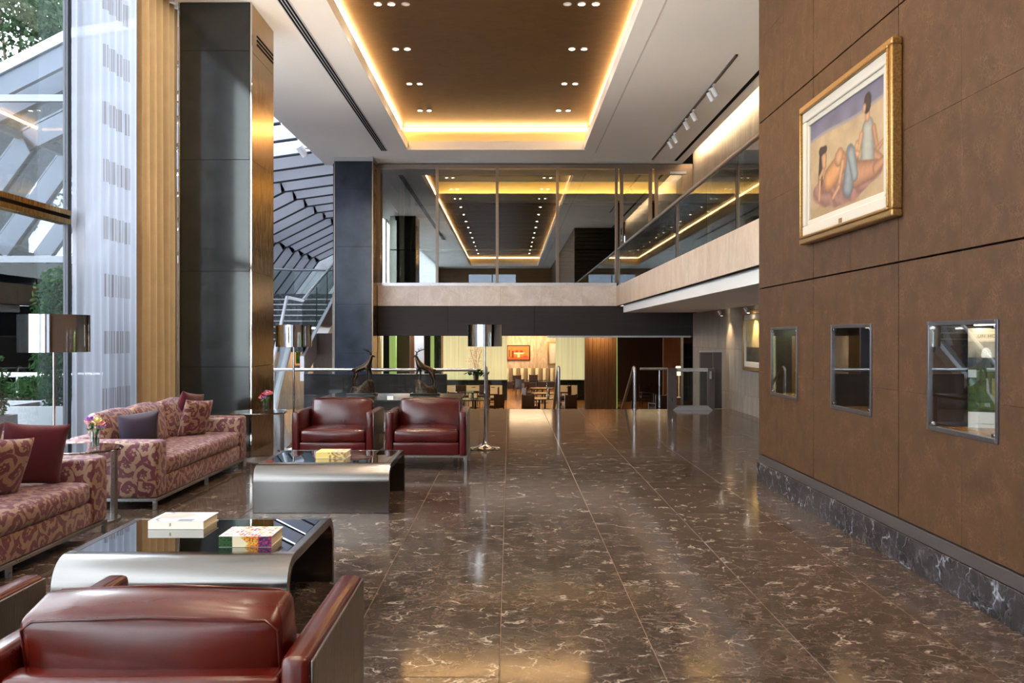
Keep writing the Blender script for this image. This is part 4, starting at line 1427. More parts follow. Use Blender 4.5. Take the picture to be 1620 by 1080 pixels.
def cover_b(u, v):
    k = n3(u * 14, v * 11, 7); k2 = n3(u * 5 + 3, v * 5, 1)
    if u < 0.32 and v < 0.9 and k2 > -0.3: base = (222, 218, 222) if k < 0.25 else (206, 96, 84)
    elif k > 0.25: base = (214, 64, 60)
    elif k > 0.08: base = (240, 208, 120)
    elif k < -0.3: base = (92, 90, 150)
    elif k < -0.12: base = (232, 168, 178)
    else: base = (232, 222, 220)
    return base
def spine_b(u, v):
    k = n3(u * 30, v * 7, 2)
    if u < 0.26: return (44, 84, 40) if k > -0.1 else (20, 44, 22)
    if u < 0.56 - 0.22 * abs(v - 0.3): return (224, 212, 180)
    if u < 0.74: return (232, 120, 40) if k > 0.1 else ((220, 180, 70) if k > -0.2 else (120, 40, 30))
    return (200, 50, 50) if k > 0.15 else ((70, 50, 120) if k > -0.15 else (30, 30, 44))
def cover_c(u, v):
    k = n3(u * 8, v * 8, 4)
    return (232, 204, 120) if u + 0.3 * k < 0.45 else ((214, 150, 96) if k > 0 else (198, 190, 176))
def spine_c(u, v):
    k = n3(u * 12, v * 4, 9)
    return (226, 200, 120) if u + 0.3 * k < 0.5 else ((150, 110, 60) if k > 0 else (206, 186, 130))
book('thick white art book with a pale pink cover on the foreground table', -2.05, -1.735, 5.09, 5.35, 0.41, 0.046, cover_a, spine_a, 0)
book('colourful flower-covered book nearer the edge of the foreground table', -1.51, -1.235, 4.66, 4.90, 0.41, 0.056, cover_b, spine_b, 0, nu=56, nv=40)
book('yellow covered book on the farther steel table', -1.74, -1.465, 8.06, 8.30, 0.41, 0.056, cover_c, spine_c, 0)

# ---- round side tables and bud vases
def side_table(label, x, y, lx, ly):
    t = thing('side_table', label, 'side table', (x, y, 0), 0, 'round bronze side tables')
    MB().lathe([(0.0, 0.575), (0.335, 0.575), (0.34, 0.580), (0.34, 0.588), (0.335, 0.593), (0.0, 0.593)], (x, y, 0), 48).build('table_top', 'chrome', t, 30)
    MB().box(x + lx - 0.018, x + lx + 0.018, y + ly - 0.03, y + ly + 0.03, 0.012, 0.575).build('post', 'satin_steel', t, bevel=0.003)
    MB().lathe([(0.0, 0.0), (0.25, 0.0), (0.25, 0.012), (0.0, 0.012)], (x + lx * 0.25, y, 0), 40).build('foot_plate', 'satin_steel', t, 30)
    return t
side_table('round mirror-topped side table between the two sofas', -3.53, 7.355, 0.29, 0.0)
side_table('round mirror-topped side table at the far end of the far sofa', -3.06, 10.93, 0.28, 0.05)
def vase(label, x, y, z, s, seed, pal):
    t = thing('flower_vase', label, 'vase', (x, y, z))
    MB().lathe([(0.0, 0.0), (0.036 * s, 0.0), (0.038 * s, 0.14 * s), (0.034 * s, 0.14 * s), (0.032 * s, 0.02 * s), (0.0, 0.02 * s)], (x, y, z), 20).build('glass', 'clear_glass', t, 30)
    MB().lathe([(0.0, 0.021 * s), (0.031 * s, 0.021 * s), (0.032 * s, 0.09 * s), (0.0, 0.09 * s)], (x, y, z), 16).build('water', 'balcony_glass', t, 30)
    rng = random.Random(seed)
    for k in range(7):
        a = 2 * PI * k / 7 + rng.uniform(-0.3, 0.3)
        r = rng.uniform(0.02, 0.07) * s
        hx, hy, hz = x + r * math.cos(a), y + r * math.sin(a), z + rng.uniform(0.17, 0.25) * s
        MB().tube([(x + 0.01 * math.cos(a), y + 0.01 * math.sin(a), z + 0.03 * s), (x + 0.4 * r * math.cos(a), y + 0.4 * r * math.sin(a), z + 0.13 * s), (hx, hy, hz)], 0.003 * s, 5).build('stem', 'stem_green', t)
        fl = MB()
        for ring, (n, rr, zz) in enumerate(((6, 0.030, -0.004), (5, 0.020, 0.008), (3, 0.010, 0.015))):
            for i in range(n):
                b = 2 * PI * i / n + ring
                c = Vector((hx + rr * s * math.cos(b), hy + rr * s * math.sin(b), hz + zz * s))
                d = Vector((math.cos(b), math.sin(b), 0.7)).normalized(); e = Vector((-math.sin(b), math.cos(b), 0))
                q = 0.02 * s
                fl.add([c - d * q, c + e * q, c + d * q + Vector((0, 0, 0.006)), c - e * q], [(0, 1, 2, 3)])
        fl.build('bloom', pal[k % len(pal)], t)
    lf = leaves(rng, 22, lambda: Vector((x + rng.uniform(-0.05, 0.05) * s, y + rng.uniform(-0.05, 0.05) * s, z + rng.uniform(0.14, 0.22) * s)), 0.024 * s)
    lf.build('leaf_spray', 'stem_green', t)
vase('small glass of pink and violet flowers on the table between the sofas', -3.38, 7.32, 0.593, 1.0, 3, ['petal_pink', 'petal_violet', 'petal_cream', 'petal_pink'])
vase('small glass of pink flowers on the table beside the column', -2.96, 10.90, 0.593, 0.95, 5, ['petal_pink', 'petal_red', 'petal_violet'])

# ---- chrome floor lamps
def floor_lamp(label, x, y, r, h, top, watts=170):
    t = thing('floor_lamp', label, 'floor lamp', (x, y, 0), 0, 'chrome drum floor lamps')
    prof = [(0.0, 0.0), (0.20, 0.0), (0.20, 0.008)]
    for k in range(14):
        f = k / 13
        prof.append((0.195 * (1 - f) ** 3.2 + 0.016, 0.010 + 0.20 * f ** 1.5))
    MB().lathe(prof, (x, y, 0), 40).build('base', 'chrome', t, 40)
    MB().cyl((x, y, 0.2), (x, y, top - 0.03), 0.013, 0.013, 14).build('pole', 'chrome', t, 40)
    MB().lathe([(r, top - h), (r, top), (r - 0.006, top), (r - 0.006, top - h), (r, top - h)], (x, y, 0), 64).build('shade', 'chrome', t, 40)
    sp_ = MB()
    for k in range(3):
        a = 2 * PI * k / 3
        sp_.cyl((x, y, top - 0.04), (x + (r - 0.004) * math.cos(a), y + (r - 0.004) * math.sin(a), top - 0.04), 0.004, None, 6)
    sp_.build('spider', 'chrome', t)
    MB().lathe([(0.0, top - 0.27), (0.016, top - 0.27), (0.018, top - 0.24), (0.030, top - 0.21), (0.022, top - 0.185), (0.0, top - 0.18)], (x, y, 0), 16).build('bulb', 'light_white', t, 40)
    d = bpy.data.lights.new('lamp_light', 'POINT'); d.energy = watts; d.color = (1.0, 0.86, 0.70); d.shadow_soft_size = 0.04
    o = bpy.data.objects.new('lamp_light', d); COL.objects.link(o); o.parent = t; o.location = (0, 0, top - 0.16)
    MB().lathe([(0.014, top - h + 0.02), (r - 0.008, top - h + 0.02), (r - 0.008, top - h + 0.024), (0.014, top - h + 0.024)], (x, y, 0), 48).build('diffuser', 'light_white', t, 30)  # opaque disc added to stop the bulb shining down on the floor
floor_lamp('large chrome drum floor lamp by the left window behind the sofas', -4.12, 8.12, 0.30, 0.335, 1.70, 150)
floor_lamp('chrome drum floor lamp left of the burgundy armchairs', -2.88, 11.98, 0.235, 0.29, 1.66)
floor_lamp('chrome drum floor lamp on a trumpet base right of the burgundy armchairs', -0.33, 12.05, 0.23, 0.29, 1.665)

# ---- console table behind the armchairs with two bronze stags
ct = thing('console_table', 'low wide table with a glossy dark top behind the armchairs', 'table', (-1.5, 11.75, 0))
MB().box(-2.45, -0.62, 11.12, 12.45, 0.685, 0.72).build('table_top', 'dark_lacquer', ct, bevel=0.004)
MB().box(-2.42, -0.65, 11.16, 12.41, 0.30, 0.325).build('shelf', 'dark_lacquer', ct, bevel=0.003)
for x in (-2.40, -0.67):
    for y in (11.17, 12.40):
        MB().box(x - 0.025, x + 0.025, y - 0.025, y + 0.025, 0, 0.685).build('leg', 'satin_steel', ct, bevel=0.003)
bk = thing('table_card', 'small white card lying on the dark table between the armchairs', 'card', (-1.50, 11.22, 0.72))
MB().box(-1.52, -1.45, 11.16, 11.20, 0.72, 0.765).build('front', 'paper_white', bk)

def skin_mesh(name, verts, edges, radii, mat, sub=2, root=0):
    me = bpy.data.meshes.new(name)
    me.from_pydata(verts, edges, [])
    o = bpy.data.objects.new(name, me)
    COL.objects.link(o)
    md = o.modifiers.new('skin', 'SKIN')
    md.use_smooth_shade = True
    for i, r in enumerate(radii):
        sv = me.skin_vertices[0].data[i]
        sv.radius = r if isinstance(r, tuple) else (r, r)
        sv.use_root = (i == root)
    ss = o.modifiers.new('sub', 'SUBSURF'); ss.levels = sub; ss.render_levels = sub
    bpy.context.view_layer.update()
    dg = bpy.context.evaluated_depsgraph_get()
    m2 = bpy.data.meshes.new_from_object(o.evaluated_get(dg))
    bpy.data.objects.remove(o)
    m2.materials.clear(); m2.materials.append(M[mat])
    m2.shade_smooth()
    return m2

# stag facing +x, standing on a rock, origin at base centre; about 0.6 m high
def make_stag():
    V = [(-0.105, 0, 0.325), (-0.05, 0, 0.345), (0.02, 0, 0.365), (0.075, 0, 0.405),          # 0-3 rump..chest
         (0.105, 0, 0.455), (0.120, 0, 0.505), (0.130, 0, 0.528), (0.158, 0, 0.518), (0.178, 0, 0.510),  # 4-8 neck, head, muzzle
         (-0.128, 0, 0.335), (-0.142, 0, 0.315)]                                        # 9-10 tail
    E = [(0, 1), (1, 2), (2, 3), (3, 4), (4, 5), (5, 6), (6, 7), (7, 8), (0, 9), (9, 10)]
    R = [(0.046, 0.042), (0.044, 0.040), (0.046, 0.042), (0.046, 0.044), (0.034, 0.032), (0.026, 0.026), (0.024, 0.022), (0.015, 0.014), (0.009, 0.009), 0.014, 0.007]
    def chain(start, pts, rs):
        p = start
        for q, r in zip(pts, rs):
            V.append(q); R.append(r); E.append((p, len(V) - 1)); p = len(V) - 1
    for s in (-1, 1):
        fx = 0.012 * s
        # front legs: elbow, knee, pastern, hoof
        chain(3, [(0.085 + fx, s * 0.028, 0.345), (0.090 + fx * 2, s * 0.030, 0.275), (0.094 + fx * 2, s * 0.030, 0.222), (0.100 + fx * 2, s * 0.030, 0.198)], [0.022, 0.0115, 0.009, 0.010])
        # hind legs: stifle forward, hock back, shank, hoof
        hx = -0.022 * s
        chain(0, [(-0.085 + hx, s * 0.030, 0.262), (-0.122 + hx, s * 0.032, 0.200), (-0.112 + hx, s * 0.032, 0.138), (-0.104 + hx, s * 0.032, 0.112)], [0.026, 0.0125, 0.009, 0.010])
    return skin_mesh('body', V, E, R, 'deer_bronze', 2)
def make_antlers():
    mb = MB()
    for s in (-1, 1):
        main = [(0.125, s * 0.014, 0.545), (0.105, s * 0.040, 0.575), (0.065, s * 0.060, 0.596), (0.025, s * 0.062, 0.606)]
        mb.tube(main, [0.007, 0.006, 0.005, 0.002], 6)
        for b, e in (((0.112, s * 0.034, 0.566), (0.140, s * 0.046, 0.592)), ((0.086, s * 0.052, 0.588), (0.094, s * 0.060, 0.628)), ((0.058, s * 0.061, 0.598), (0.056, s * 0.070, 0.632)), ((0.035, s * 0.062, 0.604), (0.020, s * 0.068, 0.626))):
            mb.tube([b, ((b[0] + e[0]) / 2 - 0.004, (b[1] + e[1]) / 2, (b[2] + e[2]) / 2), e], [0.0045, 0.004, 0.0015], 5)
    return mb
def make_rock():
    def top(x, y):
        r = max(0.0, min(1.0, (x + 0.06) / 0.15)); r = r * r * (3 - 2 * r)
        return 0.104 + 0.092 * r + 0.016 * mnoise.noise(Vector((x * 30, y * 30, 1))) + 0.010 * mnoise.noise(Vector((x * 70, y * 70, 5)))
    nr, na = 9, 40
    vs = []
    for j in range(nr + 1):
        f = j / nr
        for i in range(na):
            a = 2 * PI * i / na
            q = 1 + 0.10 * mnoise.noise(Vector((math.cos(a) * 2.5, math.sin(a) * 2.5, 3)))
            if f < 0.6:                      # top of the rock
                k = f / 0.6 * 0.86
                x, y = 0.172 * k * q * math.cos(a), 0.085 * k * q * math.sin(a)
                z = top(x, y)
            else:                            # craggy flanks down to the plinth
                k = (f - 0.6) / 0.4
                w = 0.86 + 0.14 * k + 0.10 * mnoise.noise(Vector((math.cos(a) * 4, math.sin(a) * 4, k * 4)))
                x, y = 0.172 * w * q * math.cos(a), 0.085 * w * q * math.sin(a)
                z = top(x * 0.86, y * 0.86) * (1 - k) + 0.02 * k
            vs.append((x, y, z))
    fs = [(j * na + i, j * na + (i + 1) % na, (j + 1) * na + (i + 1) % na, (j + 1) * na + i) for j in range(nr) for i in range(na)]
    return MB().add(vs, fs).mesh('rock', 'rock_bronze', 50)
stag_body, stag_rock = make_stag(), make_rock()
def stag(label, x, y, z, rz):
    t = thing('stag_statue', label, 'statue', (x, y, z), rz, 'pair of bronze stags')
    for nm, me in (('body', stag_body), ('rock', stag_rock)):
        o = bpy.data.objects.new(nm, me); COL.objects.link(o); o.parent = t
    make_antlers().build('antlers', 'deer_bronze', t, True, world=False)
    e = MB()
    for s in (-1, 1):
        a = Vector((0.118, s * 0.018, 0.540)); b = Vector((0.100, s * 0.046, 0.550))
        e.cyl(a, b, 0.010, 0.002, 6)
    e.build('ears', 'deer_bronze', t, True, world=False)
    MB().box(-0.20, 0.20, -0.10, 0.10, 0, 0.022).build('plinth', 'black_marble', t, bevel=0.005, world=False)
    return t
stag('bronze stag statue facing right, left one of the pair', -2.0, 12.2, 0.72, 0)
stag('bronze stag statue facing left, right one of the pair', -1.145, 12.2, 0.72, PI)

# ---- framed painting on the brown wall
def seg_d(px, py, a, b):
    ax, ay = a; bx, by = b
    t = max(0, min(1, ((px - ax) * (bx - ax) + (py - ay) * (by - ay)) / ((bx - ax) ** 2 + (by - ay) ** 2 + 1e-9)))
    return math.hypot(px - ax - t * (bx - ax), py - ay - t * (by - ay)), t
def beach(u, v):
    """u 0..1 left to right as seen, v 0..1 bottom to top; returns srgb"""
    x = u * 1.45
    k = n3(x * 6, v * 6, 1); k2 = n3(x * 22, v * 22, 4)
    hor = 0.80 + 0.015 * math.sin(x * 5)
    if v > hor + 0.03:
        c = (112 + 14 * k, 106 + 12 * k, 128 + 14 * k)
    elif v > hor:
        c = (150, 140, 138)
    else:
        c = (192 + 16 * k + 8 * k2, 156 + 14 * k + 8 * k2, 112 + 12 * k)
    if v < 0.14 + 0.1 * k and u < 0.7: c = (176 + 20 * k2, 142, 96)
    # draped cloth
    if ((x - 0.72) / 0.68) ** 2 + ((v - 0.24) / 0.20) ** 2 < 1 + 0.5 * k:
        f = math.sin(x * 26 + v * 30 + 5 * k)
        c = (158 + 16 * f, 106 + 12 * f, 92 + 10 * f)
    def limb(c, a, b, r0, r1, col):
        d, t = seg_d(x, v, a, b)
        r = r0 + (r1 - r0) * t
        if d < r:
            sh = 1.08 - 0.38 * (d / r) ** 2 + 0.05 * k2
            return tuple(q * sh for q in col)
        return c
    skin = (204, 142, 98); skin2 = (188, 124, 86)
    # seated figure with back to us, right
    c = limb(c, (1.13, 0.30), (0.98, 0.52), 0.075, 0.05, (206, 158, 96))
    c = limb(c, (1.20, 0.40), (1.40, 0.28), 0.06, 0.04, skin2)
    c = limb(c, (1.15, 0.34), (1.16, 0.62), 0.125, 0.10, (166, 160, 146))
    c = limb(c, (1.05, 0.60), (0.99, 0.44), 0.035, 0.03, skin)
    c = limb(c, (0.99, 0.44), (0.90, 0.47), 0.03, 0.022, skin)
    c = limb(c, (1.26, 0.60), (1.32, 0.40), 0.035, 0.03, skin2)
    c = limb(c, (1.32, 0.40), (1.42, 0.44), 0.028, 0.02, skin2)
    c = limb(c, (1.155, 0.72), (1.155, 0.78), 0.04, 0.04, skin)
    c = limb(c, (1.15, 0.82), (1.16, 0.88), 0.062, 0.06, (58, 44, 40))
    c = limb(c, (1.10, 0.80), (1.105, 0.83), 0.024, 0.03, skin)
    # lying figure, left
    c = limb(c, (0.95, 0.26), (1.30, 0.24), 0.125, 0.075, skin2)
    c = limb(c, (1.30, 0.24), (1.43, 0.28), 0.06, 0.035, skin2)
    c = limb(c, (0.80, 0.18), (0.84, 0.50), 0.10, 0.075, (132, 138, 140))
    c = limb(c, (0.86, 0.48), (0.93, 0.26), 0.075, 0.06, (140, 144, 144))
    c = limb(c, (0.42, 0.34), (0.66, 0.44), 0.125, 0.12, (210, 138, 82))
    c = limb(c, (0.62, 0.50), (0.64, 0.52), 0.085, 0.075, skin)
    c = limb(c, (0.26, 0.60), (0.22, 0.34), 0.055, 0.045, (66, 46, 42))
    c = limb(c, (0.31, 0.585), (0.31, 0.50), 0.06, 0.045, skin)
    c = limb(c, (0.24, 0.66), (0.34, 0.66), 0.045, 0.035, (66, 46, 42))
    c = limb(c, (0.22, 0.40), (0.20, 0.18), 0.034, 0.028, skin)
    c = limb(c, (0.22, 0.40), (0.29, 0.46), 0.03, 0.026, skin)
    c = limb(c, (0.70, 0.44), (0.62, 0.22), 0.04, 0.032, skin)
    c = limb(c, (0.62, 0.22), (0.50, 0.14), 0.032, 0.024, skin)
    return tuple(max(0, min(255, q)) for q in c)
PY0, PY1, PZ0, PZ1 = 5.93, 7.83, 2.30, 3.49
pt = thing('framed_painting', 'large beach scene painting in a gold frame on the brown wall', 'painting', (BW, 6.88, PZ0))
def ring(mb, y0, y1, z0, z1, w, x0, x1):
    mb.box(x0, x1, y0, y1, z0, z0 + w); mb.box(x0, x1, y0, y1, z1 - w, z1)
    mb.box(x0, x1, y0, y0 + w, z0 + w, z1 - w); mb.box(x0, x1, y1 - w, y1, z0 + w, z1 - w)
fr = MB()
ring(fr, PY0, PY1, PZ0, PZ1, 0.05, BW - 0.075, BW - 0.001)
fr.build('outer_frame', 'gold_frame', pt, bevel=0.012, seg=3)
fr = MB(); ring(fr, PY0 + 0.045, PY1 - 0.045, PZ0 + 0.045, PZ1 - 0.045, 0.022, BW - 0.088, BW - 0.004)
fr.build('inner_moulding', 'gold_frame', pt, bevel=0.008)
fr = MB(); ring(fr, PY0 + 0.066, PY1 - 0.066, PZ0 + 0.066, PZ1 - 0.066, 0.085, BW - 0.066, BW - 0.008)
fr.build('white_mount', 'linen_mount', pt, bevel=0.01)
fr = MB(); ring(fr, PY0 + 0.148, PY1 - 0.148, PZ0 + 0.148, PZ1 - 0.148, 0.045, BW - 0.05, BW - 0.012)
fr.build('mount_step', 'linen_mount', pt, bevel=0.006)
i0 = 0.19
def beach_soft(u, v):
    acc = [0, 0, 0]
    for du, dv in ((0, 0), (0.006, 0.003), (-0.006, -0.003), (0.003, -0.007), (-0.003, 0.007)):
        q = beach(max(0, min(1, u + du)), max(0, min(1, v + dv)))
        for i in range(3): acc[i] += q[i] / 5
    g = (acc[0] + acc[1] + acc[2]) / 3
    return tuple(0.88 * (0.80 * c + 0.20 * g) for c in acc)
print_grid('canvas', beach_soft, 190, 120, lambda u, v: (BW - 0.036, PY1 - i0 - (PY1 - PY0 - 2 * i0) * u, PZ0 + i0 + (PZ1 - PZ0 - 2 * i0) * v), pt)
MB().box(BW - 0.072, BW - 0.06, 6.84, 6.90, PZ0 + 0.075, PZ0 + 0.11).build('name_plate', 'gold_frame', pt)

# ---- poster standing in the nearest display case
def poster(u, v):
    k = n3(u * 5, v * 5, 2); k2 = n3(u * 20, v * 20, 6); k3 = n3(u * 9, v * 9, 8)
    if v < 0.155:
        if u > 0.93 and 0.03 < v < 0.12: return (176, 40, 50)
        if 0.16 < u < 0.86 and abs(v - 0.035) < 0.004 and k2 > -0.2: return (150, 148, 150)
        return (240, 238, 238)
    if v > 0.865: return (204, 190, 168)
    if v > 0.70:
        t = (v - 0.70) / 0.165
        s = 0.75 + 0.35 * k + 0.2 * t
        c = (182 * s, 172 * s, 156 * s)
        if (u - 0.42) ** 2 + ((v - 0.73) * 1.5) ** 2 < 0.012 + 0.008 * k: c = (238, 238, 236)
        return c
    if v > 0.61 + 0.02 * k: return (52 + 20 * k3, 62 + 20 * k3, 72 + 20 * k3)
    c = (54 + 26 * k2 + 12 * k3, 70 + 26 * k2 + 14 * k3, 38 + 14 * k2)
    if u < 0.2 and 0.5 < v < 0.58: c = (196, 200, 204)
    if u > 0.55 and v < 0.5: c = (150 + 30 * k2, 140 + 26 * k2, 70)
    if u > 0.66 and 0.50 < v < 0.57: c = (228, 224, 214)
    if u > 0.62 and 0.555 < v < 0.62: c = (186, 84, 50)
    if u > 0.72 and 0.42 < v < 0.47: c = (60, 70, 96)
    rx = 0.42 + 0.18 * (0.5 - v) + 1.4 * max(0, 0.36 - v) ** 1.0 + 0.02
    if v < 0.5 and abs(u - rx) < 0.02 + 0.08 * (0.5 - v): c = (158, 156, 158)
    if u < rx - 0.04 and v < 0.42: c = (64 + 30 * k2, 84 + 28 * k2, 38)
    return tuple(max(0, min(255, q)) for q in c)
ps = thing('poster', 'tall landscape poster with a white foot and hotel lettering in the nearest niche', 'poster', (2.92, 5.45, NZ0 + 0.012))
PA = Vector((2.81, 5.50, 0)); PB = Vector((3.02, 5.40, 0))
pd = (PB - PA); pl = pd.length; pdn = pd.normalized()
pn = Vector((pdn.y, -pdn.x, 0))
if pn.x > 0: pn = -pn
pz0, pz1 = NZ0 + 0.0125, NZ1 - 0.035
brd = MB()
q = [PA, PB, PB - pn * 0.006, PA - pn * 0.006]
brd.prism([(p.x, p.y) for p in q], 'z', pz0, pz1)
brd.build('board', 'paper_white', ps)
print_grid('landscape_print', poster, 90, 130, lambda u, v: tuple(PA + pd * u + pn * 0.0006 + Vector((0, 0, pz0 + (pz1 - pz0) * v))), ps)
mt = Matrix((( pdn.x, 0, pn.x, 0), (pdn.y, 0, pn.y, 0), (0, 1, 0, 0), (0, 0, 0, 1)))
mt.translation = PA + pd * 0.22 + pn * 0.0012 + Vector((0, 0, pz0 + (pz1 - pz0) * 0.905))
lettering('heading', 'UN HOTEL -', 0.028, 'ink', mt, ps, 0.0003, 1.12)

# ---- second painting on the stone wall
p2 = thing('framed_picture', 'gold framed dark landscape picture on the grey stone wall', 'painting', (XR, 17.1, 0.85))
fr = MB(); ring(fr, 16.2, 17.55, 0.86, 2.0, 0.07, XR - 0.07, XR)
fr.build('outer_frame', 'gold_frame', p2, bevel=0.012)
fr = MB(); ring(fr, 16.27, 17.48, 0.93, 1.93, 0.10, XR - 0.05, XR - 0.004)
fr.build('white_mount', 'linen_mount', p2, bevel=0.006)
def dusk(u, v):
    k = n3(u * 6, v * 8, 3)
    if v > 0.35: return (150 + 50 * v + 20 * k, 134 + 40 * v + 18 * k, 108 + 20 * k)
    return (60 + 24 * k, 56 + 22 * k, 46 + 16 * k)
print_grid('canvas', dusk, 30, 30, lambda u, v: (XR - 0.03, 17.38 - 1.01 * u, 1.03 + 0.80 * v), p2)
for k, (x, y) in enumerate(((4.42, 18.9), (4.42, 16.8))):
    t = thing('soffit_spotlight', 'small chrome spotlight under the balcony, %s' % ('farther from the brown wall' if k == 0 else 'nearer the gold framed picture'), 'spotlight', (x, y, 2.1), 0, 'spotlights under the balcony')
    MB().cyl((x, y, 2.04), (x, y, 2.099), 0.012, None, 8).build('stem', 'chrome', t)
    MB().cyl((x - 0.02, y, 2.05), (x + 0.035, y, 1.95), 0.03, 0.036, 12).build('head', 'chrome', t, True)
    MB().lathe([(0, 0), (0.028, 0)], (x + 0.04, y, 1.947), 12).build('lens', 'bulb', t)
    spot('soffit_beam', (x, y - 0.05, 1.93), (XR, y - 0.2, 1.0), 24, 90, (1, 0.76, 0.45), 0.7, 0.03, t)

# ---- track lights on the right ceiling
tk = thing('track_rail', 'thin dark lighting track on the right ceiling', 'light track', (3.52, 18, CZ))
MB().box(3.50, 3.54, 13.9, 22.1, CZ - 0.03, CZ - 0.001).build('rail', 'grey_ledge', tk)
tys = [19.7, 19.15, 17.9, 17.2, 15.75, 15.45]
ord_ = ['farthest', 'second farthest', 'third farthest', 'third nearest', 'second nearest', 'nearest']
for k, y in enumerate(tys):
    x = 3.52
    t = thing('track_spotlight', 'white track spotlight, %s of the six along the track' % ord_[k], 'spotlight', (x, y, CZ - 0.03), 0, 'white track spotlights')
    MB().box(x - 0.02, x + 0.02, y - 0.05, y + 0.05, CZ - 0.055, CZ - 0.031).build('adapter', 'light_white', t)
    MB().cyl((x, y, CZ - 0.11), (x, y, CZ - 0.055), 0.01, None, 8).build('stem', 'light_white', t)
    MB().cyl((x - 0.03, y, CZ - 0.09), (x + 0.05, y, CZ - 0.24), 0.042, 0.042, 14).build('head', 'light_white', t, True)

# accent spots of the room on the big painting and wall (ceiling fittings over the right aisle, out of frame)
for k, (y, ty, tz, w) in enumerate(((7.6, 8.1, 2.6, 40), (6.4, 6.9, 2.7, 60), (5.0, 5.5, 1.6, 30), (3.6, 4.0, 1.4, 30))):
    spot('wall_washer', (1.9 + 0.0, y, CZ - 0.1), (BW, ty, tz), w, 70, (1, 0.72, 0.42), 0.9, 0.06)
# ================================================================== RAILS AT THE FLOOR EDGE
gr = thing('guard_rail', 'glass guard rail with a round steel handrail at the edge of the floor', 'railing', (-2.7, 18.4, 0))
MB().tube([(-4.85, 18.4, 0.83), (-0.66, 18.4, 0.83)], 0.035, 14).build('handrail', 'satin_steel', gr, True)
for k in range(3):
    x0 = -4.8 + k * 1.4
    MB().box(x0, x0 + 1.385, 18.394, 18.406, 0.0, 0.80).build('glass_panel', 'clear_glass', gr)
lw = struct(MB().box(-4.3, -1.32, 18.78, 18.98, LOW, 0.70).build('wall_low', 'black_gap'), 'low dark wall behind the glass guard rail')
MB().box(-4.3, -1.32, 18.765, 18.99, 0.70, 0.725).build('coping', 'slate_lacquer', lw)
for k in range(3):
    MB().box(-4.3 + k * 0.993 + 0.002, -4.3 + (k + 1) * 0.993 - 0.002, 18.765, 18.782, -0.3, 0.70).build('panel', 'wenge', lw)

def stair_rail(label, x, bend):
    t = thing('stair_handrail', label, 'handrail', (x, 18.58, 0), 0, 'tubular stair handrails')
    pts = [(x, 18.58, 0.0), (x, 18.58, 0.78)]
    for k in range(1, 8):
        a = k / 7 * math.radians(118)
        pts.append((x, 18.58 + 0.09 * (1 - math.cos(a)), 0.78 + 0.09 * math.sin(a)))
    ly, lz = pts[-1][1], pts[-1][2]
    pts += [(x, ly + 1.6, lz - 0.83), (x, ly + 2.9, lz - 1.52)]
    MB().tube(pts, 0.032, 14).build('tube', 'satin_steel', t, True)
    MB().lathe([(0.0, 0.0), (0.06, 0.0), (0.06, 0.012), (0.0, 0.012)], (x, 18.58, 0), 20).build('foot_plate', 'satin_steel', t)
stair_rail('curved steel stair handrail just right of the floor lamp', -0.49, 0)
stair_rail('curved steel stair handrail in the middle of the stair', 1.02, 0)
stair_rail('curved steel stair handrail left of the glass gate', 2.59, 0)

# lift gate and glass panel by the right wall
gt = thing('platform_gate', 'metal framed glass gate of the platform lift by the stone wall', 'gate', (3.6, 18.5, 0))
MB().box(3.255, 3.44, 18.45, 18.55, 0.0, 0.86).build('post', 'grey_ledge', gt, bevel=0.004)
MB().box(4.08, 4.22, 18.45, 18.55, 0.0, 0.86).build('post', 'grey_ledge', gt, bevel=0.004)
MB().box(3.44, 4.08, 18.46, 18.54, 0.79, 0.86).build('top_bar', 'satin_steel', gt, bevel=0.004)
MB().prism([(3.36, 0.0), (4.18, 0.0), (4.08, 0.09), (3.46, 0.09)], 'y', 18.43, 18.57).build('threshold', 'satin_steel', gt)
MB().box(3.44, 4.08, 18.495, 18.505, 0.09, 0.79).build('pane', 'clear_glass', gt)
MB().box(4.10, 4.15, 18.42, 18.45, 0.64, 0.80).build('lock', 'chrome', gt)
for z in (0.18, 0.7):
    MB().cyl((3.35, 18.445, z), (3.35, 18.445, z + 0.08), 0.008, None, 8).build('hinge', 'chrome', gt)
gp = thing('glass_screen', 'low glass screen with a steel top tube left of the gate', 'glass screen', (2.97, 18.5, 0))
MB().box(2.70, 3.25, 18.494, 18.506, 0.0, 0.82).build('pane', 'clear_glass', gp)
MB().tube([(2.69, 18.5, 0.845), (3.25, 18.5, 0.845)], 0.03, 12).build('top_tube', 'satin_steel', gp, True)
dp = thing('lift_door', 'grey metal lift doors standing behind the gate', 'lift door', (4.2, 18.9, 0))
MB().box(4.0, 4.26, 18.85, 18.93, 0.0, 1.18).build('leaf', 'grey_ledge', dp, bevel=0.004)
MB().box(4.275, 4.46, 18.85, 18.93, 0.0, 1.18).build('leaf', 'grey_ledge', dp, bevel=0.004)
MB().box(4.0, 4.46, 18.84, 18.94, 1.18, 1.21).build('top_cap', 'satin_steel', dp)

# ================================================================== RESTAURANT (lower level)
struct(MB().box(-12, 10, YE + 0.02, 62, LOW - 0.2, LOW).build('floor', 'oak_floor'), 'warm oak floor of the restaurant')
struct(MB().box(-3.2, 10, YB + 0.26, 40, 1.62, 1.8).box(-12, 10, 40, 62, 1.62, 1.8).build('ceiling', 'cream_paint'), 'restaurant ceiling')
rb = struct(MB().box(-12, 10, 58, 58.2, LOW, 1.7).build('wall_restaurant', 'travertine'), 'stone wall at the back of the restaurant')
struct(MB().box(XR + 0.3, 9.8, YB + 0.26, YB + 0.4, LOW, 1.7).box(9.8, 10, YB + 0.26, 58, LOW, 1.7).build('wall_side', 'dark_walnut'), 'dark wooden side wall of the restaurant')
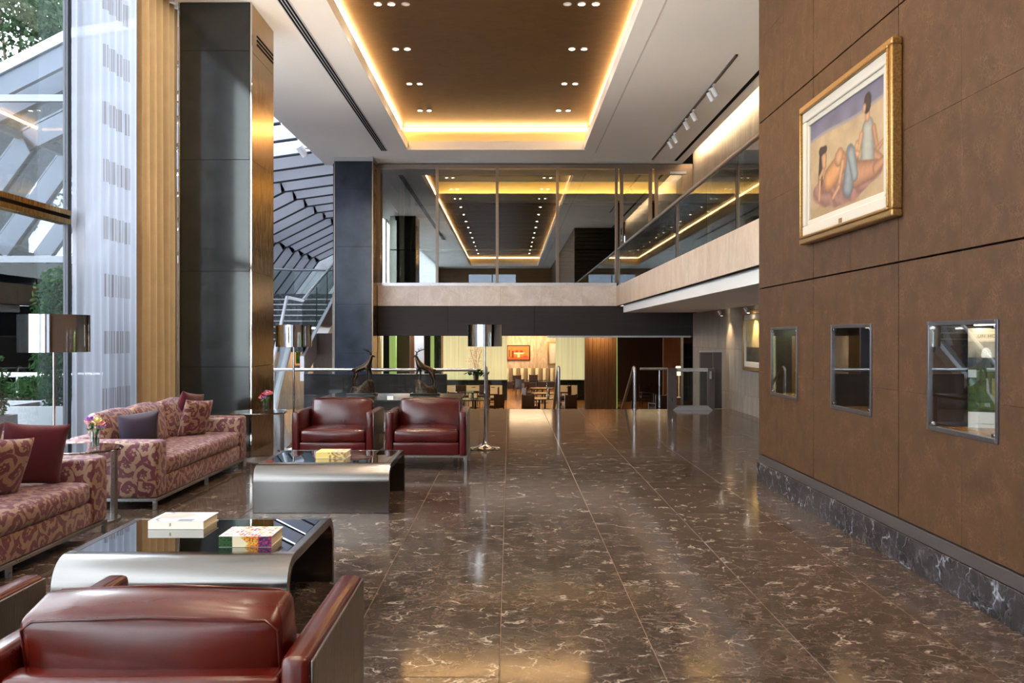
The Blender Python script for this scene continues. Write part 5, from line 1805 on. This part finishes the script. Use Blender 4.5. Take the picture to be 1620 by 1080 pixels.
# backlit ribbed glass screens above black marble counters
def screen(label, x0, x1, y, mat='screen_cream', n=4):
    t = thing('backlit_screen', label, 'glass screen', ((x0 + x1) / 2, y, LOW))
    w = (x1 - x0) / n
    for k in range(n):
        MB().box(x0 + k * w + 0.006, x0 + (k + 1) * w - 0.006, y + 0.3, y + 0.34, LOW + 1.06, 1.60).build('glass_sheet', mat, t)
    MB().box(x0 - 0.02, x1 + 0.02, y - 0.1, y + 0.62, LOW + 1.0, LOW + 1.06).build('counter_top', 'black_marble', t)
    MB().box(x0, x1, y, y + 0.6, LOW, LOW + 1.0).build('counter_body', 'black_marble', t)
    k = 0
    x = x0 + 0.15
    while x + 1.0 < x1:
        d = MB().box(x, x + 0.98, y - 0.03, y, LOW + 0.12, LOW + 0.78).build('cabinet_door', 'cream_paint', t, bevel=0.004)
        MB().box(x + 0.4, x + 0.6, y - 0.05, y - 0.03, LOW + 0.66, LOW + 0.69).build('handle', 'chrome', d)
        x += 1.02
    return t
screen('backlit ribbed glass screen over a black marble counter, behind the floor lamp', -3.55, -0.12, 47.0)
screen('narrower backlit ribbed glass screen left of the wood panel', 2.42, 4.25, 47.0, n=2)
MB_ = MB
# banquette and painting on the far wall
bq = thing('banquette', 'ribbed cream banquette along the far restaurant wall', 'banquette', (1.0, 57.4, LOW))
MB().box(-1.2, 3.6, 57.0, 57.7, LOW, LOW + 0.45).build('seat', 'chair_brown', bq)
for k in range(20):
    MB().rbox((-1.1 + k * 0.24, 57.8, LOW + 0.85), (0.235, 0.2, 0.9), 0.06, (0, 0.01, 0), 4).build('rib_cushion', 'tan_canvas' if k % 2 else 'cream_paint', bq, True)
op = thing('still_life_painting', 'orange still life painting in a dark frame on the restaurant wall', 'painting', (0.6, 57.98, 0.2))
fr = MB(); 
fr.box(-0.18, 1.33, 57.93, 57.98, -0.02, 0.05); fr.box(-0.18, 1.33, 57.93, 57.98, 0.91, 0.98); fr.box(-0.18, -0.11, 57.93, 57.98, 0.05, 0.91); fr.box(1.26, 1.33, 57.93, 57.98, 0.05, 0.91)
fr.build('frame', 'dark_walnut', op)
def still(u, v):
    k = n3(u * 8, v * 8, 2)
    c = (206 + 14 * k, 112 + 12 * k, 48)
    if v < 0.22: c = (176, 84, 40)
    if abs(u - 0.52) < 0.05 and 0.15 < v < 0.45 or (abs(u - 0.52) < 0.26 * (v - 0.2) / 0.3 and 0.4 < v < 0.52): c = (240, 214, 150)
    if (u - 0.42) ** 2 + (v - 0.62) ** 2 < 0.008 or (u - 0.64) ** 2 + (v - 0.6) ** 2 < 0.008: c = (212, 40, 36)
    if abs(u - 0.24) < 0.04 and 0.12 < v < 0.66: c = (120, 44, 30)
    if abs(u - 0.07) < 0.04 and 0.2 < v < 0.72: c = (96, 84, 50)
    if 0.74 < u < 0.92 and 0.15 < v < 0.3: c = (196, 60, 44)
    return c
print_grid('canvas', still, 40, 28, lambda u, v: (-0.11 + 1.37 * u, 57.94, 0.05 + 0.86 * v), op)
gp2 = thing('gold_picture', 'pale picture in a gold frame behind the right glass screen', 'painting', (2.7, 57.9, 0))
MB().box(2.55, 3.6, 57.9, 57.95, -0.2, 1.1).build('canvas', 'linen_mount', gp2)
fr = MB()
for b in ((2.45, 2.55, -0.3, 1.2), (3.6, 3.7, -0.3, 1.2)):
    fr.box(b[0], b[1], 57.86, 57.95, b[2], b[3])
fr.box(2.55, 3.6, 57.86, 57.95, -0.3, -0.2); fr.box(2.55, 3.6, 57.86, 57.95, 1.1, 1.2)
fr.build('frame', 'gold_frame', gp2)

# restaurant chairs and tables
def make_rchair(x, y, rz, label):
    t = thing('restaurant_chair', label, 'chair', (0, 0, 0), 0, 'brown restaurant chairs')
    MB().rbox((0, 0, 0.44), (0.52, 0.5, 0.10), 0.03, (0, 0, 0.01), 4).build('seat', 'chair_brown', t, True)
    b = MB().rbox((0, 0.25, 0.72), (0.50, 0.06, 0.48), 0.02, (0, 0.008, 0), 4, None)
    b.build('backrest', 'chair_brown', t, True)
    for sx in (-1, 1):
        MB().box(sx * 0.25 - 0.02, sx * 0.25 + 0.02, 0.23, 0.275, 0, 0.99).build('leg', 'chair_wood', t)
        MB().box(sx * 0.25 - 0.02, sx * 0.25 + 0.02, -0.25, -0.205, 0, 0.64).build('leg', 'chair_wood', t)
        MB().box(sx * 0.25 - 0.022, sx * 0.25 + 0.022, -0.27, 0.24, 0.62, 0.655).build('armrest', 'chair_wood', t)
    t.location = (x, y, LOW); t.rotation_euler = (0, 0, rz)
    return t
def make_rtable(x, y, w, label):
    t = thing('restaurant_table', label, 'table', (0, 0, 0), 0, 'restaurant tables')
    MB().lathe([(0, 0.71), (w / 2, 0.71), (w / 2 + 0.01, 0.73), (w / 2, 0.75), (0, 0.75)], (0, 0, 0), 28).build('table_top', 'dark_lacquer', t, 30)
    MB().lathe([(0, 0), (0.28, 0), (0.28, 0.02), (0.05, 0.05), (0.04, 0.71), (0, 0.71)], (0, 0, 0), 20).build('pedestal', 'dark_walnut', t, 30)
    t.location = (x, y, LOW)
    return t
def rx(px, Y): return (px - 806) * Y / 1420.0
tb = [(853, 37.5, 1.25, 'round restaurant table at the front left of the middle handrail'), (862, 41.0, 1.2, 'round restaurant table in the second row left of the middle handrail'),
      (858, 45.0, 1.2, 'round restaurant table in the third row left of the middle handrail'), (849, 53.5, 1.3, 'far round restaurant table in front of the banquette'),
      (752, 37.0, 1.3, 'round restaurant table seen through the glass by the floor lamp'), (748, 42.0, 1.3, 'round restaurant table behind the one by the floor lamp'),
      (1000, 37.0, 1.3, 'restaurant table in the dark behind the right handrail'), (1035, 42.0, 1.3, 'restaurant table in the dark behind the glass gate')]
rt0 = None
for px, Y, w, lb in tb:
    if rt0 is None:
        rt0 = make_rtable(rx(px, Y), Y, 1.25, lb)
    else:
        dup(rt0, (rx(px, Y), Y, LOW), 0, lb)
chs = [(839, 36.4, 2.75, 'brown chair with its back to us at the front table left of the middle handrail'), (899, 36.6, 3.5, 'brown chair right of the middle handrail at the front table'),
       (838, 41.2, 1.9, 'brown chair at the second table row, left side'), (836, 45.4, 1.8, 'brown chair at the third table row, left side'),
       (826, 50.0, 2.6, 'brown chair by the black counter in the passage'), (819, 54.6, 0.2, 'brown chair with a tan back left of the far table'), (844, 55.4, 0.0, 'brown chair with a tan back behind the far table'),
       (783, 36.8, 3.9, 'brown chair right of the chrome handrail by the floor lamp'), (722, 38.2, 2.6, 'brown chair between the armchair and the floor lamp'), (780, 41.5, -1.6, 'brown chair standing sideways before the cream cabinets'),
       (893, 43.0, -1.9, 'brown chair in front of the cream cabinet right of the middle handrail'),
       (972, 36.2, 2.4, 'brown chair beside the wood panel behind the right handrail'), (1040, 36.2, 3.6, 'brown chair behind the glass gate in the dark'), (1022, 43.0, 0.1, 'farther brown chair in the dark dining corner'),
       (731, 43.4, 0.3, 'brown chair behind the table by the floor lamp'), (765, 43.6, -0.2, 'brown chair behind the lamp pole at the second table')]
rc0 = None
for px, Y, rz, lb in chs:
    if rc0 is None:
        rc0 = make_rchair(rx(px, Y), Y, rz, lb)
    else:
        dup(rc0, (rx(px, Y), Y, LOW), rz, lb)
# carafes and glasses on the tables
gl0 = None
for k, (px, Y, lb) in enumerate(((867, 37.4, 'carafe on the front restaurant table'), (868, 41.0, 'carafe on the second restaurant table'), (866, 45.0, 'carafe on the third restaurant table'), (747, 37.0, 'carafe on the table behind the glass by the floor lamp'))):
    t = thing('carafe', 'clear glass ' + lb, 'carafe', (rx(px, Y), Y, LOW + 0.75), 0, 'glass carafes')
    MB().lathe([(0, 0), (0.06, 0), (0.065, 0.12), (0.03, 0.2), (0.035, 0.27)], tuple(t.location), 14).build('body', 'balcony_glass', t, True)
# orchid on the counter
oc = thing('orchid_pot', 'tall pink flowering branches in a dark pot on the marble counter', 'plant', (rx(753, 46.9), 46.95, LOW + 1.06))
ox, oy, oz = oc.location
MB().lathe([(0, 0), (0.13, 0), (0.16, 0.3), (0.14, 0.3), (0.12, 0.02), (0, 0.02)], (ox, oy, oz), 16).build('pot', 'dark_walnut', oc, True)
rng = random.Random(11)
for k in range(4):
    a = 2 * PI * k / 4
    MB().tube([(ox, oy, oz + 0.25), (ox + 0.1 * math.cos(a), oy, oz + 0.9), (ox + 0.3 * math.cos(a), oy + 0.1 * math.sin(a), oz + 1.6)], 0.008, 5).build('branch', 'bark', oc)
bl = leaves(rng, 240, lambda: Vector((ox + rng.gauss(0, 0.22), oy + rng.gauss(0, 0.15), oz + rng.uniform(0.6, 1.7))), 0.04)
bl.build('blossom', 'petal_pink', oc)['kind'] = 'stuff'
bl = leaves(rng, 60, lambda: Vector((ox + rng.gauss(0, 0.25), oy + rng.gauss(0, 0.15), oz + rng.uniform(0.25, 0.5))), 0.14)
bl.build('leaf_clump', 'leaf_shrub', oc)

# wooden room divider on the right and dark corner with a table lamp
wp = thing('wood_partition', 'lit walnut plank partition left of the dark dining corner', 'partition', (rx(950, 30), 30, LOW))
for k in range(8):
    w = (rx(975, 30) - rx(925, 30)) / 8
    MB().box(rx(925, 30) + k * w + 0.004, rx(925, 30) + (k + 1) * w - 0.004, 30, 30.12, LOW, 1.60).build('plank', 'walnut', wp)
MB().box(rx(975, 30) + 0.02, rx(977, 30), 30.05, 30.1, LOW + 0.9, 1.5).build('edge_light', 'screen_green', wp)
dk = struct(MB().box(rx(960, 46), rx(1064, 46), 46.0, 46.1, LOW, 1.62).build('wall_dark', 'dark_walnut'), 'dark wooden wall of the dining corner')
rw = struct(MB().box(rx(1058, 38), rx(1100, 38) + 1.2, 39.4, 39.5, LOW, 1.62).build('wall_red', 'red_wood'), 'warm lit wood wall behind the table lamp')
for k in range(2):
    MB().box(rx(1058, 38), rx(1081, 38), 39.38, 39.402, LOW + 0.01 + k * 1.7, LOW + 1.69 + k * 1.7).build('panel', 'red_wood', rw)
cbn = thing('glazed_cabinet', 'tall dark cabinet with glazed doors beside the table lamp', 'cabinet', (rx(1087, 34), 34, LOW))
MB().box(rx(1081, 34), rx(1096, 34), 34, 34.5, LOW, 1.5).build('body', 'dark_walnut', cbn)
for i in range(2):
    for j in range(4):
        x0 = rx(1082 + i * 7, 34); x1 = rx(1088 + i * 7, 34)
        MB().box(x0, x1, 33.98, 34.0, LOW + 0.9 + j * 0.55, LOW + 1.4 + j * 0.55).build('pane', 'balcony_glass', cbn)
sdb = thing('sideboard', 'dark sideboard carrying the lit table lamp', 'sideboard', (rx(1074, 37), 37, LOW))
MB().box(rx(1058, 37), rx(1082, 37), 36.8, 37.3, LOW + 0.75, LOW + 0.8).build('top', 'dark_walnut', sdb)
MB().box(rx(1059, 37), rx(1061, 37), 36.85, 37.25, LOW, LOW + 0.75).build('side', 'dark_walnut', sdb)
MB().box(rx(1079, 37), rx(1081, 37), 36.85, 37.25, LOW, LOW + 0.75).build('side', 'dark_walnut', sdb)
lm = thing('table_lamp', 'lit cream table lamp in the dark dining corner', 'table lamp', (rx(1074, 37), 37, LOW + 0.8))
lx, ly_, lz = lm.location
MB().lathe([(0, 0), (0.1, 0), (0.1, 0.03), (0.02, 0.05), (0.02, 0.95), (0, 0.95)], (lx, ly_, lz), 14).build('stand', 'lamp_cream', lm, True)
MB().lathe([(0.19, 0.92), (0.12, 1.30)], (lx, ly_, lz), 24).build('shade', 'shade_glow', lm, True)
d = bpy.data.lights.new('table_lamp_light', 'POINT'); d.energy = 9; d.color = (1, 0.65, 0.35); d.shadow_soft_size = 0.12
o = bpy.data.objects.new('table_lamp_light', d); COL.objects.link(o); o.parent = lm; o.location = (0, -0.4, 1.1)
# panels on the left of the opening
def pillar(label, a, b, Y, mat, z1=1.6, th=0.3):
    x0, x1 = rx(a, Y), rx(b, Y)
    t = thing('wall_panel', label, 'wall panel', ((x0 + x1) / 2, Y, LOW))
    h = (z1 - LOW) / 2
    for k in range(2):
        MB().box(x0, x1, Y, Y + th, LOW + k * h + 0.003, LOW + (k + 1) * h - 0.003).build('panel', mat, t)
pillar('gold veneer panel next to the slate column', 588, 601, 30, 'gold_frame')
pillar('narrow white lit strip beside the gold veneer panel', 602, 604.5, 34, 'screen_cream')
pillar('dark panel left of the wide green lit panel', 605, 615.5, 36, 'dark_render')
pillar('wide green lit glass panel at the left of the opening', 616, 626, 35, 'screen_green')
pillar('dark bronze panel right of the wide green lit panel', 627, 648, 36, 'dark_bronze')
pillar('warm wood panel with a glow behind the right stag', 648.5, 655, 38, 'red_wood')
pillar('pale plaster panel behind the right stag', 655.5, 670, 40, 'cloth_white')
pillar('dark panel left of the narrow green strip', 671, 680, 36, 'dark_render')
pillar('narrow green lit glass strip', 681, 686, 35, 'screen_green')
pillar('dark panel beside the ribbed glass screen', 687, 698, 36, 'black_marble')
pillar('thin brass post at the edge of the ribbed glass screen', 698.5, 701, 34, 'gold_frame', th=0.06)
# restaurant lamps
for k, (x, y, w) in enumerate(((0.8, 34, 30), (0.8, 44, 45), (1.0, 53, 55), (-3, 30, 26), (-3, 42, 45), (5.6, 36, 8))):
    area('restaurant_light', (x, y, 1.58), (x, y, -2), w, 1.6, 1.6, (1, 0.72, 0.42))
area('banquette_light', (1.0, 56.6, 1.55), (1.0, 58, 0.4), 65, 4.5, 0.3, (1, 0.74, 0.42))
area('partition_light', (rx(950, 29.6), 29.6, 1.58), (rx(950, 30), 30.2, 0.0), 7, 0.8, 0.1, (1, 0.7, 0.38))

# ================================================================== CONSERVATORY ON THE LEFT
prof = [(-4.75, 6.24), (-6.55, 5.98), (-8.45, 5.02), (-9.78, 3.20)]
RY = [14.1 + 1.44 * k for k in range(18)]
Y0R, Y1R = 13.4, RY[-1] + 0.7
gro = thing('glass_roof', 'folded glass conservatory roof with deep pale rafters left of the lobby', 'glass roof', (-7, 14, 0))
for y in [13.45] + RY:
    mb = MB()
    dep = 0.34
    for i in range(3):
        (xa, za), (xb_, zb_) = prof[i], prof[i + 1]
        n = Vector((zb_ - za, 0, -(xb_ - xa))).normalized()
        if n.z > 0: n = -n
        a = Vector((xa, y, za)) + n * dep / 2; b = Vector((xb_, y, zb_)) + n * dep / 2
        mb.beam(a, b, 0.09, dep, tuple(n))
    mb.build('rafter', 'rafter_grey', gro)
for x, z in prof[1:]:
    MB().box(x - 0.05, x + 0.05, Y0R, Y1R, z - 0.10, z + 0.02).build('purlin', 'frame_dark', gro)
for i in range(3):
    (xa, za), (xb_, zb_) = prof[i], prof[i + 1]
    ys_ = [13.45] + RY
    for k in range(len(ys_) - 1):
        y0, y1 = ys_[k] + 0.03, ys_[k + 1] - 0.03
        MB().add([(xa, y0, za + 0.03), (xa, y1, za + 0.03), (xb_, y1, zb_ + 0.03), (xb_, y0, zb_ + 0.03)], [(0, 1, 2, 3)]).build('pane', 'roof_glass' if y1 < 21.5 else 'fritted_glass', gro)
# dark cap along the inner edge of each rafter
for y in RY:
    mb = MB()
    for i in range(3):
        (xa, za), (xb_, zb_) = prof[i], prof[i + 1]
        n = Vector((zb_ - za, 0, -(xb_ - xa))).normalized()
        if n.z > 0: n = -n
        mb.beam(Vector((xa, y, za)) + n * 0.365, Vector((xb_, y, zb_)) + n * 0.355, 0.10, 0.03, tuple(n))
    mb.build('rafter_cap', 'frame_dark', gro)
# gable end of the conservatory
gb = thing('glass_gable', 'glazed gable end of the conservatory outside the left window', 'glass gable', (-7, 13.4, 0))
for i in range(3):
    (xa, za), (xb_, zb_) = prof[i], prof[i + 1]
    MB().beam((xa, 13.4, za + 0.04), (xb_, 13.4, zb_ + 0.04), 0.10, 0.14).build('rake_bar', 'gable_pale', gb)
for z in (5.06, 2.66):
    xe = -8.4 if z > 4 else -9.78
    MB().box(xe, -4.7, 13.36, 13.44, z - 0.05, z + 0.05).build('transom', 'gable_grey', gb)
MB().box(-9.7, -4.7, 13.398, 13.402, 0.0, 2.6).build('pane', 'roof_glass', gb)
MB().add([(-9.7, 13.4, 2.72), (-4.7, 13.4, 2.72), (-4.7, 13.4, 5.0), (-8.44, 13.4, 5.0), (-9.7, 13.4, 3.28)], [(0, 1, 2, 3, 4)]).build('pane', 'roof_glass', gb)
MB().add([(-8.4, 13.4, 5.12), (-4.7, 13.4, 5.12), (-4.75, 13.4, 6.2), (-6.55, 13.4, 5.95)], [(0, 1, 2, 3)]).build('pane', 'roof_glass', gb)
# outer side wall
struct(MB().box(-10.0, -9.75, 13.4, Y1R, 2.72, 3.15).build('wall_terrace', 'concrete'), 'pale concrete beam under the glass roof')
struct(MB().box(-10.1, -9.85, 4, Y1R, LOW, 2.72).build('wall_outer', 'dark_render'), 'dark outer wall of the terrace')
struct(MB().box(-9.85, XL - 0.001, 12.9, YE, -0.3, -0.01).build('floor', 'ground_paving'), 'pale paving of the conservatory')
struct(MB().box(-60, WX - 0.1, -30, 12.9, -0.5, -0.02).build('floor', 'ground_paving'), 'paved terrace outside the left window')
struct(MB().box(-60, -10.1, 12.9, 70, -0.5, -0.02).build('floor', 'ground_paving'), 'garden ground beyond the conservatory')
struct(MB().box(-12, XL, 40.0, 40.3, LOW, 6.0).build('wall_far', 'dark_concrete'), 'far end wall of the conservatory')

struct(MB().box(-4.45, -4.3, 24.3, 62, 1.8, 6.6).box(-4.45, -4.3, 22.65, 24.3, 2.8, 6.6).build('wall_sky_block', 'dark_concrete'), 'grey wall added to block the sky between conservatory and mezzanine')  # added to keep open sky out of the stair glass and mezzanine
# stairs in the conservatory up to the mezzanine
stc = thing('staircase', 'dark marble staircase with glass balustrade rising inside the conservatory', 'staircase', (-6, 20, 0))
top_z = 2.8
for k in range(9):
    zt = top_z - 0.168 * k; y1 = 27.0 - 0.4 * k
    s_ = MB().box(-8.4, -5.25, y1 - 0.4, y1, zt - 0.17 - 0.168, zt - 0.168).build('step', 'stair_marble', stc)
    MB().box(-8.4, -5.25, y1 - 0.425, y1 - 0.395, zt - 0.195, zt - 0.168).build('nosing', 'satin_steel', s_)
for k in range(14):
    zt = 1.29 - 0.168 * k
    f0 = k / 14.0
    xx = -5.62 + 0.55 * f0; y1 = 22.6 - 0.33 * k
    if zt < LOW + 0.2: break
    MB().box(xx - 1.9, xx, y1 - 0.33, y1, zt - 0.17, zt).build('step', 'stair_marble', stc)
MB().box(-8.4, -5.2, 22.6, 23.4, 1.12, 1.29).build('landing', 'stair_marble', stc)
MB().box(-9.7, -4.4, 27.0, 40, 2.55, 2.8).build('upper_landing', 'stair_marble', stc)
def stringer(pts, th, dn):
    return MB().prism([(p[1], p[2]) for p in pts] + [(p[1], p[2] - dn) for p in pts[::-1]], 'x', pts[0][0] - th / 2, pts[0][0] + th / 2)
stringer([(-5.2, 22.5, 1.02), (-5.2, 27.05, 2.88)], 0.10, 0.62).build('stringer', 'rafter_grey', stc)
MB().beam((-4.97, 18.7, -0.22), (-5.52, 22.5, 1.26), 0.08, 0.30).build('stringer', 'rafter_grey', stc)
MB().add([(-5.2, 22.5, 1.05), (-5.2, 27.0, 2.9), (-5.2, 27.0, 3.78), (-5.2, 22.5, 2.3)], [(0, 1, 2, 3)]).build('glass_panel', 'balcony_glass', stc)
MB().add([(-5.0, 19.0, 0.0), (-5.55, 22.4, 1.3), (-5.55, 22.4, 2.4), (-5.0, 19.0, 1.0)], [(0, 1, 2, 3)]).build('glass_panel', 'balcony_glass', stc)
MB().tube([(-4.95, 18.6, 0.85), (-5.0, 19.0, 1.02), (-5.58, 22.5, 2.50), (-5.2, 22.55, 2.42), (-5.2, 26.8, 3.75), (-5.2, 28.0, 3.80)], 0.04, 10).build('handrail', 'white_metal', stc, True)
MB().tube([(-4.95, 18.9, -0.02), (-5.42, 22.3, 1.34)], 0.03, 8).build('lower_rail', 'white_metal', stc, True)
for (y, z) in ((24.2, 1.8), (25.6, 2.35)):
    MB().box(-5.21, -5.19, y, y + 0.02, z, z + 1.05).build('glass_joint', 'frame_dark', stc)
MB().tube([(-8.6, 27.6, 3.66), (-6.95, 29.0, 3.66), (-4.9, 29.0, 3.66)], 0.04, 10).build('landing_rail', 'white_metal', stc, True)
MB().add([(-8.6, 27.6, 2.8), (-6.95, 29.0, 2.8), (-6.95, 29.0, 3.62), (-8.6, 27.6, 3.62)], [(0, 1, 2, 3)]).build('glass_panel', 'balcony_glass', stc)
MB().add([(-6.95, 29.0, 2.8), (-4.9, 29.0, 2.8), (-4.9, 29.0, 3.62), (-6.95, 29.0, 3.62)], [(0, 1, 2, 3)]).build('glass_panel', 'balcony_glass', stc)
# under the stair: door, pillar, lit corner
ud = struct(MB().box(-5.25, -4.72, 24.0, 24.06, LOW, 1.6).build('door_5', 'dark_walnut'), 'brown door under the conservatory stair')
struct(MB().box(-4.72, -4.5, 23.9, 24.2, LOW, 2.7).build('wall_pillar', 'wall_stone'), 'pale pillar beside the slate column')
struct(MB().box(-9.7, -4.4, 30.0, 30.2, LOW, 2.6).build('wall_under_stair', 'wall_stone'), 'pale stone wall under the stair landing')
pc = thing('green_picture', 'small gold and green picture hanging behind the chrome lamp', 'picture', (rx(470, 29.9), 29.9, 0.8))
MB().box(rx(466.5, 29.9), rx(477, 29.9), 29.93, 29.98, 0.62, 1.05).build('canvas', 'leaf_shrub', pc)
fr = MB(); xa, xb_ = rx(465.5, 29.9), rx(478, 29.9)
fr.box(xa, xb_, 29.9, 29.98, 0.56, 0.62); fr.box(xa, xb_, 29.9, 29.98, 1.05, 1.11)
fr.box(xa, xa + 0.05, 29.9, 29.98, 0.62, 1.05); fr.box(xb_ - 0.05, xb_, 29.9, 29.98, 0.62, 1.05)
fr.build('frame', 'gold_frame', pc)
area('corner_light', (rx(472, 29), 29.2, 1.5), (rx(472, 30), 30.0, 0.2), 25, 0.8, 0.3, (1, 0.66, 0.35))
# laid tables at the lower level seen through the glass
for k, (px, Y) in enumerate(((453, 27.5), (473, 28.5), (466, 25.0))):
    lb = ['white clothed dining table at the left below the stair', 'white clothed dining table beside the low dark wall', 'white clothed dining table nearest the guard rail below the stair'][k]
    t = thing('dining_table', lb, 'table', (rx(px, Y), Y, LOW), 0, 'white clothed tables')
    x, y = rx(px, Y), Y
    MB().box(x - 0.36, x + 0.36, y - 0.36, y + 0.36, LOW + 0.74, LOW + 0.77).build('table_top', 'dark_walnut', t)
    MB().box(x - 0.38, x + 0.38, y - 0.38, y + 0.38, LOW + 0.45, LOW + 0.775).build('table_cloth', 'cloth_white', t, bevel=0.01)
    for sx in (-0.3, 0.3):
        for sy in (-0.3, 0.3):
            MB().box(x + sx - 0.02, x + sx + 0.02, y + sy - 0.02, y + sy + 0.02, LOW, LOW + 0.5).build('leg', 'dark_walnut', t)
    for j, (dx, dy) in enumerate(((-0.2, -0.15), (0.1, -0.2), (0.22, 0.1))):
        g = MB().lathe([(0.03, 0), (0.004, 0.01), (0.004, 0.08), (0.035, 0.12), (0.03, 0.2)], (x + dx, y + dy, LOW + 0.776), 12).build('wine_glass', 'clear_glass', None, True)
        tag(g, 'stemmed wine glass on the %s, %s' % (['left white clothed table', 'white clothed table by the low wall', 'nearest white clothed table'][k], ['left one', 'middle one', 'right one'][j]), 'glass', 'wine glasses')
dch = [(446, 26.5, 'dark dining chair at the left white clothed table'), (458, 24.2, 'dark dining chair in front of the nearest white clothed table'), (477, 26.6, 'dark dining chair by the low dark wall')]
for px, Y, lb in dch:
    c = dup(rc0, (rx(px, Y), Y, LOW), PI, lb)

# security cameras / small spots at the ceiling edge
for k, (y, lb) in enumerate(((20.9, 'white ceiling-edge spotlight in front of the glass roof'), (17.6, 'white ceiling-edge spotlight half hidden by the bronze column'))):
    t = thing('edge_spotlight', lb, 'spotlight', (-4.69, y, CZ - 0.0), 0, 'white spotlights on the ceiling edge')
    MB().box(-4.76, -4.685, y - 0.06, y + 0.06, CZ + 0.01, CZ + 0.12).build('bracket', 'light_white', t)
    MB().cyl((-4.80, y, CZ - 0.02), (-4.80, y, CZ + 0.08), 0.02, None, 8).build('stem', 'light_white', t)
    MB().cyl((-4.88, y - 0.12, CZ + 0.04), (-4.76, y + 0.02, CZ - 0.16), 0.09, 0.075, 16).build('head', 'light_white', t, True)

# ================================================================== OUTSIDE THE WINDOW
def planter(label, x0, x1, y0, y1, h):
    t = thing('planter', label, 'planter', ((x0 + x1) / 2, (y0 + y1) / 2, -0.02), 0, 'white planters')
    mb = MB()
    w = 0.03
    mb.box(x0, x1, y0, y0 + w, -0.02, h); mb.box(x0, x1, y1 - w, y1, -0.02, h)
    mb.box(x0, x0 + w, y0 + w, y1 - w, -0.02, h); mb.box(x1 - w, x1, y0 + w, y1 - w, -0.02, h)
    mb.build('tub', 'planter_white', t, bevel=0.004)
    MB().box(x0 + w, x1 - w, y0 + w, y1 - w, h - 0.12, h - 0.06).build('soil', 'bark', t)
def shrub(label, x, y, z, rx_, ry_, rz_, n, seed, size=0.05):
    rng = random.Random(seed)
    t = thing('shrub', label, 'shrub', (x, y, z), 0, 'shrubs in the white planters')
    def c():
        while True:
            a = Vector((rng.uniform(-1, 1), rng.uniform(-1, 1), rng.uniform(-1, 1)))
            if 0.3 < a.length < 1 + 0.25 * mnoise.noise(a * 3): break
        return Vector((x + a.x * rx_, y + a.y * ry_, z + rz_ + a.z * rz_))
    leaves(rng, n, c, size).build('foliage', 'leaf_shrub', t)
    MB().tube([(x, y, z), (x + 0.03, y, z + rz_), (x, y, z + rz_ * 1.7)], [0.03, 0.025, 0.012], 7).build('stem', 'bark', t)
planter('white planter box at the left edge of the window', -5.62, -5.12, 8.3, 9.35, 0.70)
planter('white planter box beside the window mullion', -5.72, -4.92, 10.1, 10.9, 0.72)
planter('white planter box farther out on the terrace', -6.6, -5.9, 11.3, 12.1, 0.70)
shrub('rounded green shrub in the left planter', -5.40, 9.0, 0.6, 0.34, 0.34, 0.40, 2600, 4, 0.03)
shrub('tall columnar green shrub in the planter by the mullion', -5.26, 10.4, 0.62, 0.25, 0.25, 0.84, 3600, 6, 0.035)
shrub('low green shrub in the farther planter', -6.2, 11.7, 0.6, 0.3, 0.3, 0.2, 900, 8, 0.035)
trl = thing('terrace_rail', 'steel terrace rail behind the planters', 'railing', (-7.2, 12.4, 0))
MB().tube([(-9.4, 12.4, 0.98), (-5.6, 12.4, 0.98)], 0.035, 10).build('handrail', 'satin_steel', trl, True)
for x in (-9.2, -8.0, -6.8, -5.7):
    MB().cyl((x, 12.4, -0.02), (x, 12.4, 0.96), 0.02, None, 8).build('post', 'satin_steel', trl)

def tree(label, x, y, h, r, seed, n=7000, ls=0.11):
    rng = random.Random(seed)
    t = thing('tree', label, 'tree', (x, y, -0.05), 0, 'garden trees')
    tr_ = MB()
    top = Vector((x + rng.uniform(-0.6, 0.6), y, h * 0.62))
    tr_.tube([(x, y, -0.05), (x + 0.1, y, h * 0.3), tuple(top)], [0.28, 0.22, 0.10], 9)
    centres = []
    for k in range(14):
        a = rng.uniform(0, 2 * PI)
        e = Vector((x + math.cos(a) * r * rng.uniform(0.3, 0.8), y + math.sin(a) * r * rng.uniform(0.3, 0.8), h * rng.uniform(0.5, 0.95)))
        s = Vector((x, y, h * rng.uniform(0.28, 0.5)))
        m = (s + e) / 2 + Vector((0, 0, 0.5))
        tr_.tube([s, m, e], [0.10, 0.06, 0.02], 6)
        centres.append((e, r * rng.uniform(0.32, 0.5)))
    tr_.build('trunk', 'bark', t, True)
    def c():
        e, q = centres[rng.randrange(len(centres))]
        while True:
            a = Vector((rng.uniform(-1, 1), rng.uniform(-1, 1), rng.uniform(-0.7, 0.7)))
            if a.length < 1: break
        return e + a * q
    leaves(rng, n, c, ls).build('foliage', 'leaf_tree', t)
tree('pale green tree filling the upper left window', -15.6, 28.5, 15.0, 5.4, 21, 46000, 0.105)
tree('slender tree seen through the conservatory glass', -11.6, 20.5, 8.0, 1.3, 24, 1500)
tree('big broad tree rising behind the pale green tree', -23.0, 42.0, 20.0, 7.0, 31, 24000, 0.16)
